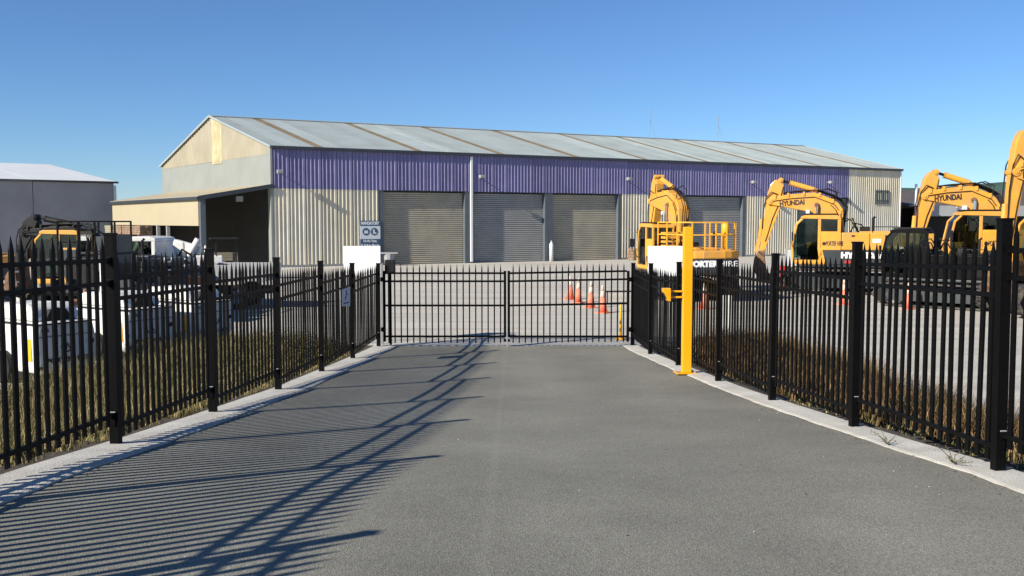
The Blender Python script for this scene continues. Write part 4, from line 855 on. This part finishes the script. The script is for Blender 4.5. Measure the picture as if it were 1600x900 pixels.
# white truck, facing left
t = thing('white_truck', 'white cab truck with a crane behind the left fence', 'truck', (-12.4, 33.0, 0), R(180))
mb = MB(); y0, y1 = -.95, .95
for y in (y0, y1 - .06):
    mb.prism([(-.5, .75), (1.1, .75), (1.2, 1.45), (-.5, 1.45)], y, y + .06)
    mb.prism([(-.5, 1.45), (-.36, 1.45), (-.36, 2.3), (-.5, 2.3)], y, y + .06); mb.prism([(.30, 1.45), (.40, 1.45), (.40, 2.3), (.30, 2.3)], y, y + .06); mb.prism([(1.2, 1.45), (1.08, 1.45), (.72, 2.3), (.86, 2.3)], y, y + .06)
mb.prism([(-.52, 2.28), (.9, 2.28), (.8, 2.38), (.5, 2.44), (-.3, 2.44), (-.5, 2.38)], y0 - .01, y1 + .01); mb.box(-.5, -.44, y0 + .06, y1 - .06, .75, 2.28); mb.prism([(1.1, .75), (1.2, 1.45), (1.14, 1.45), (1.04, .75)], y0 + .06, y1 - .06); mb.box(-.5, 1.1, y0, y1, .74, .8)
cb = obj('cab', mb, 'white', t, bevel=.03)
g = MB(); g.prism([(-.36, 1.45), (1.08, 1.45), (.72, 2.3), (-.36, 2.3)], y1 - .04, y1 - .025); g.prism([(-.36, 1.45), (1.08, 1.45), (.72, 2.3), (-.36, 2.3)], y0 + .025, y0 + .04); g.add([(1.15, y0 + .06, 1.45), (1.15, y1 - .06, 1.45), (.8, y1 - .06, 2.29), (.8, y0 + .06, 2.29)], [(0, 1, 2, 3)]); obj('glass', g, 'glass', cb)
s_ = MB(); s_.box(-.3, .2, -.7, .7, 1.1, 1.35); s_.box(-.35, -.2, -.7, .7, 1.35, 2.0); obj('seat', s_, 'seat', cb, bevel=.03)
mb = MB(); mb.box(-4.2, 1.0, -.4, .4, .5, .74); obj('chassis', mb, 'blackmatte', t)
mb = MB(); mb.box(-4.2, -1.6, -1.05, 1.05, .95, 1.08); mb.box(-4.2, -1.6, 1.0, 1.05, 1.08, 1.5); mb.box(-4.2, -1.6, -1.05, -1.0, 1.08, 1.5); obj('tray', mb, 'fascia', t, bevel=.02)
mb = MB(); mb.box(-1.35, -.7, -.5, .5, .75, 1.7); mb.bar((-1.0, 0, 1.7), (-1.0, 0, 2.25), .35); mb.bar((-.8, 0, 2.2), (-1.7, 0, 1.95), .28, .3); mb.tube([(-1.35, .2, 1.75), (-1.7, .2, 2.35)], .12, 10); obj('crane', mb, 'white', t, bevel=.03)
mb = MB(); mb.tube([(-.9, .3, 1.5), (-1.2, .4, 2.0), (-1.5, .35, 1.8)], .04, 6); mb.tube([(-.7, .5, 1.3), (-1.2, .6, 1.7), (-1.55, .5, 1.5)], .05, 6); obj('hose', mb, 'blackmatte', t)
for x in (.45, -3.2):
    for y in (-.85, .85): wheel('wheel', x, y, .42, .42, .28, t)
# pipe rack trailer
t = thing('rack_trailer', 'black steel rack trailer with a grey headboard behind the small excavator', 'trailer', (-12.4, 28.6, 0), R(178))
mb = MB(); mb.box(-.85, .85, -.7, .7, .75, .9); obj('deck', mb, 'blackmatte', t)
mb = MB()
for y in (-.65, .65):
    mb.bar((-.8, y, 2.95), (.8, y, 2.95), .045); mb.bar((-.8, y, 2.35), (.8, y, 2.35), .035)
    for x in (-.8, -.3, .2, .8): mb.bar((x, y, .9), (x, y, 2.95), .045)
for x in (-.8, .8): mb.bar((x, -.65, 2.95), (x, .65, 2.95), .045)
obj('rack_frame', mb, 'black', t)
mb = MB(); mb.box(-.78, -.4, -.6, -.55, 1.6, 2.55); mb.box(-.83, -.79, -.6, .6, 1.5, 2.55); mb.box(-.78, -.35, .66, .70, 1.5, 2.52); obj('headboard', mb, 'slate', t)
for x in (-.4, .5):
    for y in (-.6, .6): wheel('wheel', x, y, .36, .36, .22, t)
mb = MB(); mb.box(-.2, .7, -.5, .5, .9, 1.9); obj('load', mb, 'blackmatte', t, bevel=.05)
# spare buckets and attachments standing in the yard
def spare_bucket(label, x, y, rz_, k, m):
    t = thing('spare_bucket', label, 'excavator bucket', (x, y, 0), rz_, 'spare excavator attachments in the left yard', k)
    pol = [(0, 1.0), (.25, 1.05), (.55, .8), (.7, .4), (.5, .06), (.1, .0), (-.35, .1), (-.2, .22), (.15, .2), (.4, .35), (.35, .7), (.05, .9)]
    mb = MB(); mb.prism(pol, -.55, .55); mb.prism([(0, 1.0), (.55, .8), (.7, .4), (.5, .06), (.1, 0), (-.35, .1)], -.58, -.55); mb.prism([(0, 1.0), (.55, .8), (.7, .4), (.5, .06), (.1, 0), (-.35, .1)], .55, .58); obj('shell', mb, m, t, bevel=.012)
    for y_ in (-.2, .2):
        mb = MB(); mb.prism([(-.05, .98), (.3, 1.0), (.22, 1.3), (.02, 1.28)], y_ - .03, y_ + .03); obj('ear', mb, m, t)
    for k_ in range(5):
        mb = MB(); mb.prism([(-.3, .05), (-.3, .16), (-.52, .07)], -.48 + k_ * .22, -.40 + k_ * .22); obj('tooth', mb, 'track', t)
for a in (('black spare bucket nearest the left edge behind the trailers', -13.6, 24.6, .4, 1.15, 'track'), ('dark spare bucket second from the left edge', -11.9, 25.3, 1.3, 1.1, 'blackmatte'), ('rusty spare bucket below the rack trailer', -10.6, 24.3, 2.2, .95, 'rust'), ('black spare bucket in front of the white truck', -10.9, 30.0, .2, 1.2, 'blackmatte'), ('rusty spare bucket right of the white truck wheels', -9.7, 29.0, 1.0, 1.0, 'rust')): spare_bucket(*a)
t = thing('compact_loader', 'dark grey compact loader with a caged cab in front of the rack trailer', 'loader', (-11.2, 26.6, 0), R(170))
mb = MB(); mb.prism([(-1.2, .35), (.9, .35), (1.0, .8), (.5, 1.1), (-1.2, 1.25)], -.6, .6); obj('body', mb, 'slate', t, bevel=.04)
mb = MB()
for x in (-.55, .55):
    for y in (-.5, .5): mb.bar((x, y, 1.0), (x * .9, y, 2.05), .07)
mb.box(-.6, .6, -.56, .56, 2.05, 2.12); obj('cab_frame', mb, 'blackmatte', t, bevel=.02)
mb = MB(); mb.box(-.5, -.1, -.3, .3, 1.1, 1.3); mb.box(-.52, -.4, -.3, .3, 1.3, 1.8); obj('seat', mb, 'seat', t)
for y in (-.72, .72):
    mb = MB(); mb.bar((-1.1, y, 1.3), (.7, y, 1.15), .1, .2); mb.bar((.7, y, 1.15), (1.35, y, .35), .1, .18); obj('lift_arm', mb, 'slate', t)
mb = MB(); mb.prism([(1.3, .1), (1.35, .6), (1.5, .62), (1.45, .2), (2.0, .1), (2.0, .05), (1.3, .05)], -.9, .9); obj('bucket', mb, 'rust', t)
for x in (-.75, .6):
    for y in (-.78, .78): wheel('wheel', x, y, .4, .4, .26, t)
# mini roller with canopy
t = thing('mini_roller', 'small white roller with a black canopy before the lean-to', 'roller', (-14.8, 48, 0), R(200))
mb = MB(); mb.box(-.3, 1.0, -.45, .45, .55, 1.25); obj('bonnet', mb, 'white', t, bevel=.06); mb = MB(); mb.box(-1.0, -.3, -.45, .45, .5, .8); obj('operator_deck', mb, 'blackmatte', t)
mb = MB(); mb.tube([(.5, 0, 1.25), (.5, 0, 1.6), (.5, 0, 1.75)], [.06, .06, .03], 8); obj('exhaust', mb, 'white', t)
mb = MB()
for x in (-.95, .0):
    for y in (-.42, .42): mb.bar((x, y, .7), (x, y, 2.05), .045)
mb.box(-1.1, .3, -.55, .55, 2.05, 2.12); obj('canopy', mb, 'blackmatte', t)
for x in (-.75, .75):
    mb = MB(); mb.disc((x, 0, .38), .38, .95, 26, 'y'); obj('drum', mb, 'galv', t)
s_ = MB(); s_.box(-.85, -.45, -.25, .25, .8, .95); s_.box(-.9, -.8, -.25, .25, .95, 1.35); obj('seat', s_, 'seat', t)
# timber rack in the lean-to
t = thing('timber_rack', 'steel rack carrying brown timber under the cream fascia', 'rack', WQ + P(-6.6, 8.0, 0), R(126.5))
mb = MB()
for x in (-4.2, -1.4, 1.4, 4.2):
    mb = MB(); mb.bar((x, -.4, 0), (x, -.4, 2.05), .09); mb.bar((x, .4, 0), (x, .4, 2.05), .09); mb.bar((x, -.45, 2.05), (x, .45, 2.05), .09); obj('upright', mb, 'rust', t)
for i, (x, lb) in enumerate(((-3.3, 'nearest bundle of brown timber on the steel rack'), (-1.1, 'second bundle of brown timber on the steel rack, right of centre'), (1.1, 'third bundle of brown timber on the steel rack, left of centre'), (3.3, 'farthest bundle of pale timber on the steel rack'))):
    o = thing('timber_bundle', lb, 'timber', WQ + P(-6.6, 8.0, 2.1) + Vector((math.cos(R(126.5)) * x, math.sin(R(126.5)) * x, 0)), R(126.5), 'timber bundles on the rack')
    mb = MB()
    for k in range(4):
        for j in range(4): mb.box(-1.0 + random.uniform(-.08, .05), 1.0 + random.uniform(-.05, .08), -.4 + j * .2, -.22 + j * .2, k * .14, k * .14 + .125)
    obj('plank', mb, 'timber' if i < 3 else 'gable_top', o)
t = thing('marker_post', 'red and white marker post behind the nearest light tower', 'post', (-10.6, 20.6, 0)); 
for k in range(4):
    mb = MB(); mb.tube([(0, 0, .45 + k * .22), (0, 0, .67 + k * .22)], .06, 12); obj('band', mb, 'red' if k % 2 == 0 else 'white', t)
mb = MB(); mb.tube([(0, 0, 0), (0, 0, .45)], .05, 12); mb.disc((0, 0, .03), .2, .06, 16, 'z'); obj('base', mb, 'blackmatte', t)

# ------------------------------------------------------------------ loose bits on the drive
def weed(label, x, y):
    mb = MB(); z = rz(y) + .03
    for k in range(9):
        a = random.uniform(0, 6.28); l = random.uniform(.04, .20); h = random.uniform(.02, .16); p = Vector((0, 0, 0)); q_ = Vector((math.cos(a) * l * .5, math.sin(a) * l * .5, h * .7)); r_ = Vector((math.cos(a + .3) * l, math.sin(a + .3) * l, h))
        mb.tube([p, q_, r_], [.004, .003, .0015], 4)
        for s in range(3): c = q_.lerp(r_, s / 2); mb.add([c, c + Vector((.012, .008, .006)), c + Vector((.004, .02, .012))], [(0, 1, 2)])
    o = obj('weed', mb, 'weed', None, loc=(x, y, z)); return tag(o, label, 'weed', 'dry weeds on the edging')
weed('dry weed on the edging by the last full fence post', 3.45, 8.72); weed('dry weed on the right edging nearest the camera', 3.56, 7.62)
for nm, m, cnt in (('gravel_chips', 'stone', 70), ('dark_chips', 'stonedark', 60), ('edge_grit', 'stonedark', 500)):
    mb = MB()
    for k in range(cnt):
        y = 3.5 + 16 * random.random() ** 1.6; x = random.uniform(-2.9, 3.2) if random.random() < .6 else xr(y) - random.uniform(.1, .9)
        if nm == 'edge_grit': x = (xr(y) - .24 - abs(random.gauss(0, .07))) if random.random() < .6 else (xl(y) + .38 + abs(random.gauss(0, .07)))
        s = random.uniform(.003, .010); z = roadz(x, y) + s * .4
        r1 = [random.uniform(.6, 1.2) * s for _ in range(6)]
        mb.add([(x - r1[0], y, z), (x + r1[1], y, z), (x, y - r1[2], z), (x, y + r1[3], z), (x, y, z - r1[4] * .5), (x, y, z + r1[5] * .7)], [(0, 2, 5), (2, 1, 5), (1, 3, 5), (3, 0, 5), (2, 0, 4), (1, 2, 4), (3, 1, 4), (0, 3, 4)])
    tag(obj(nm, mb, m), kind='stuff')
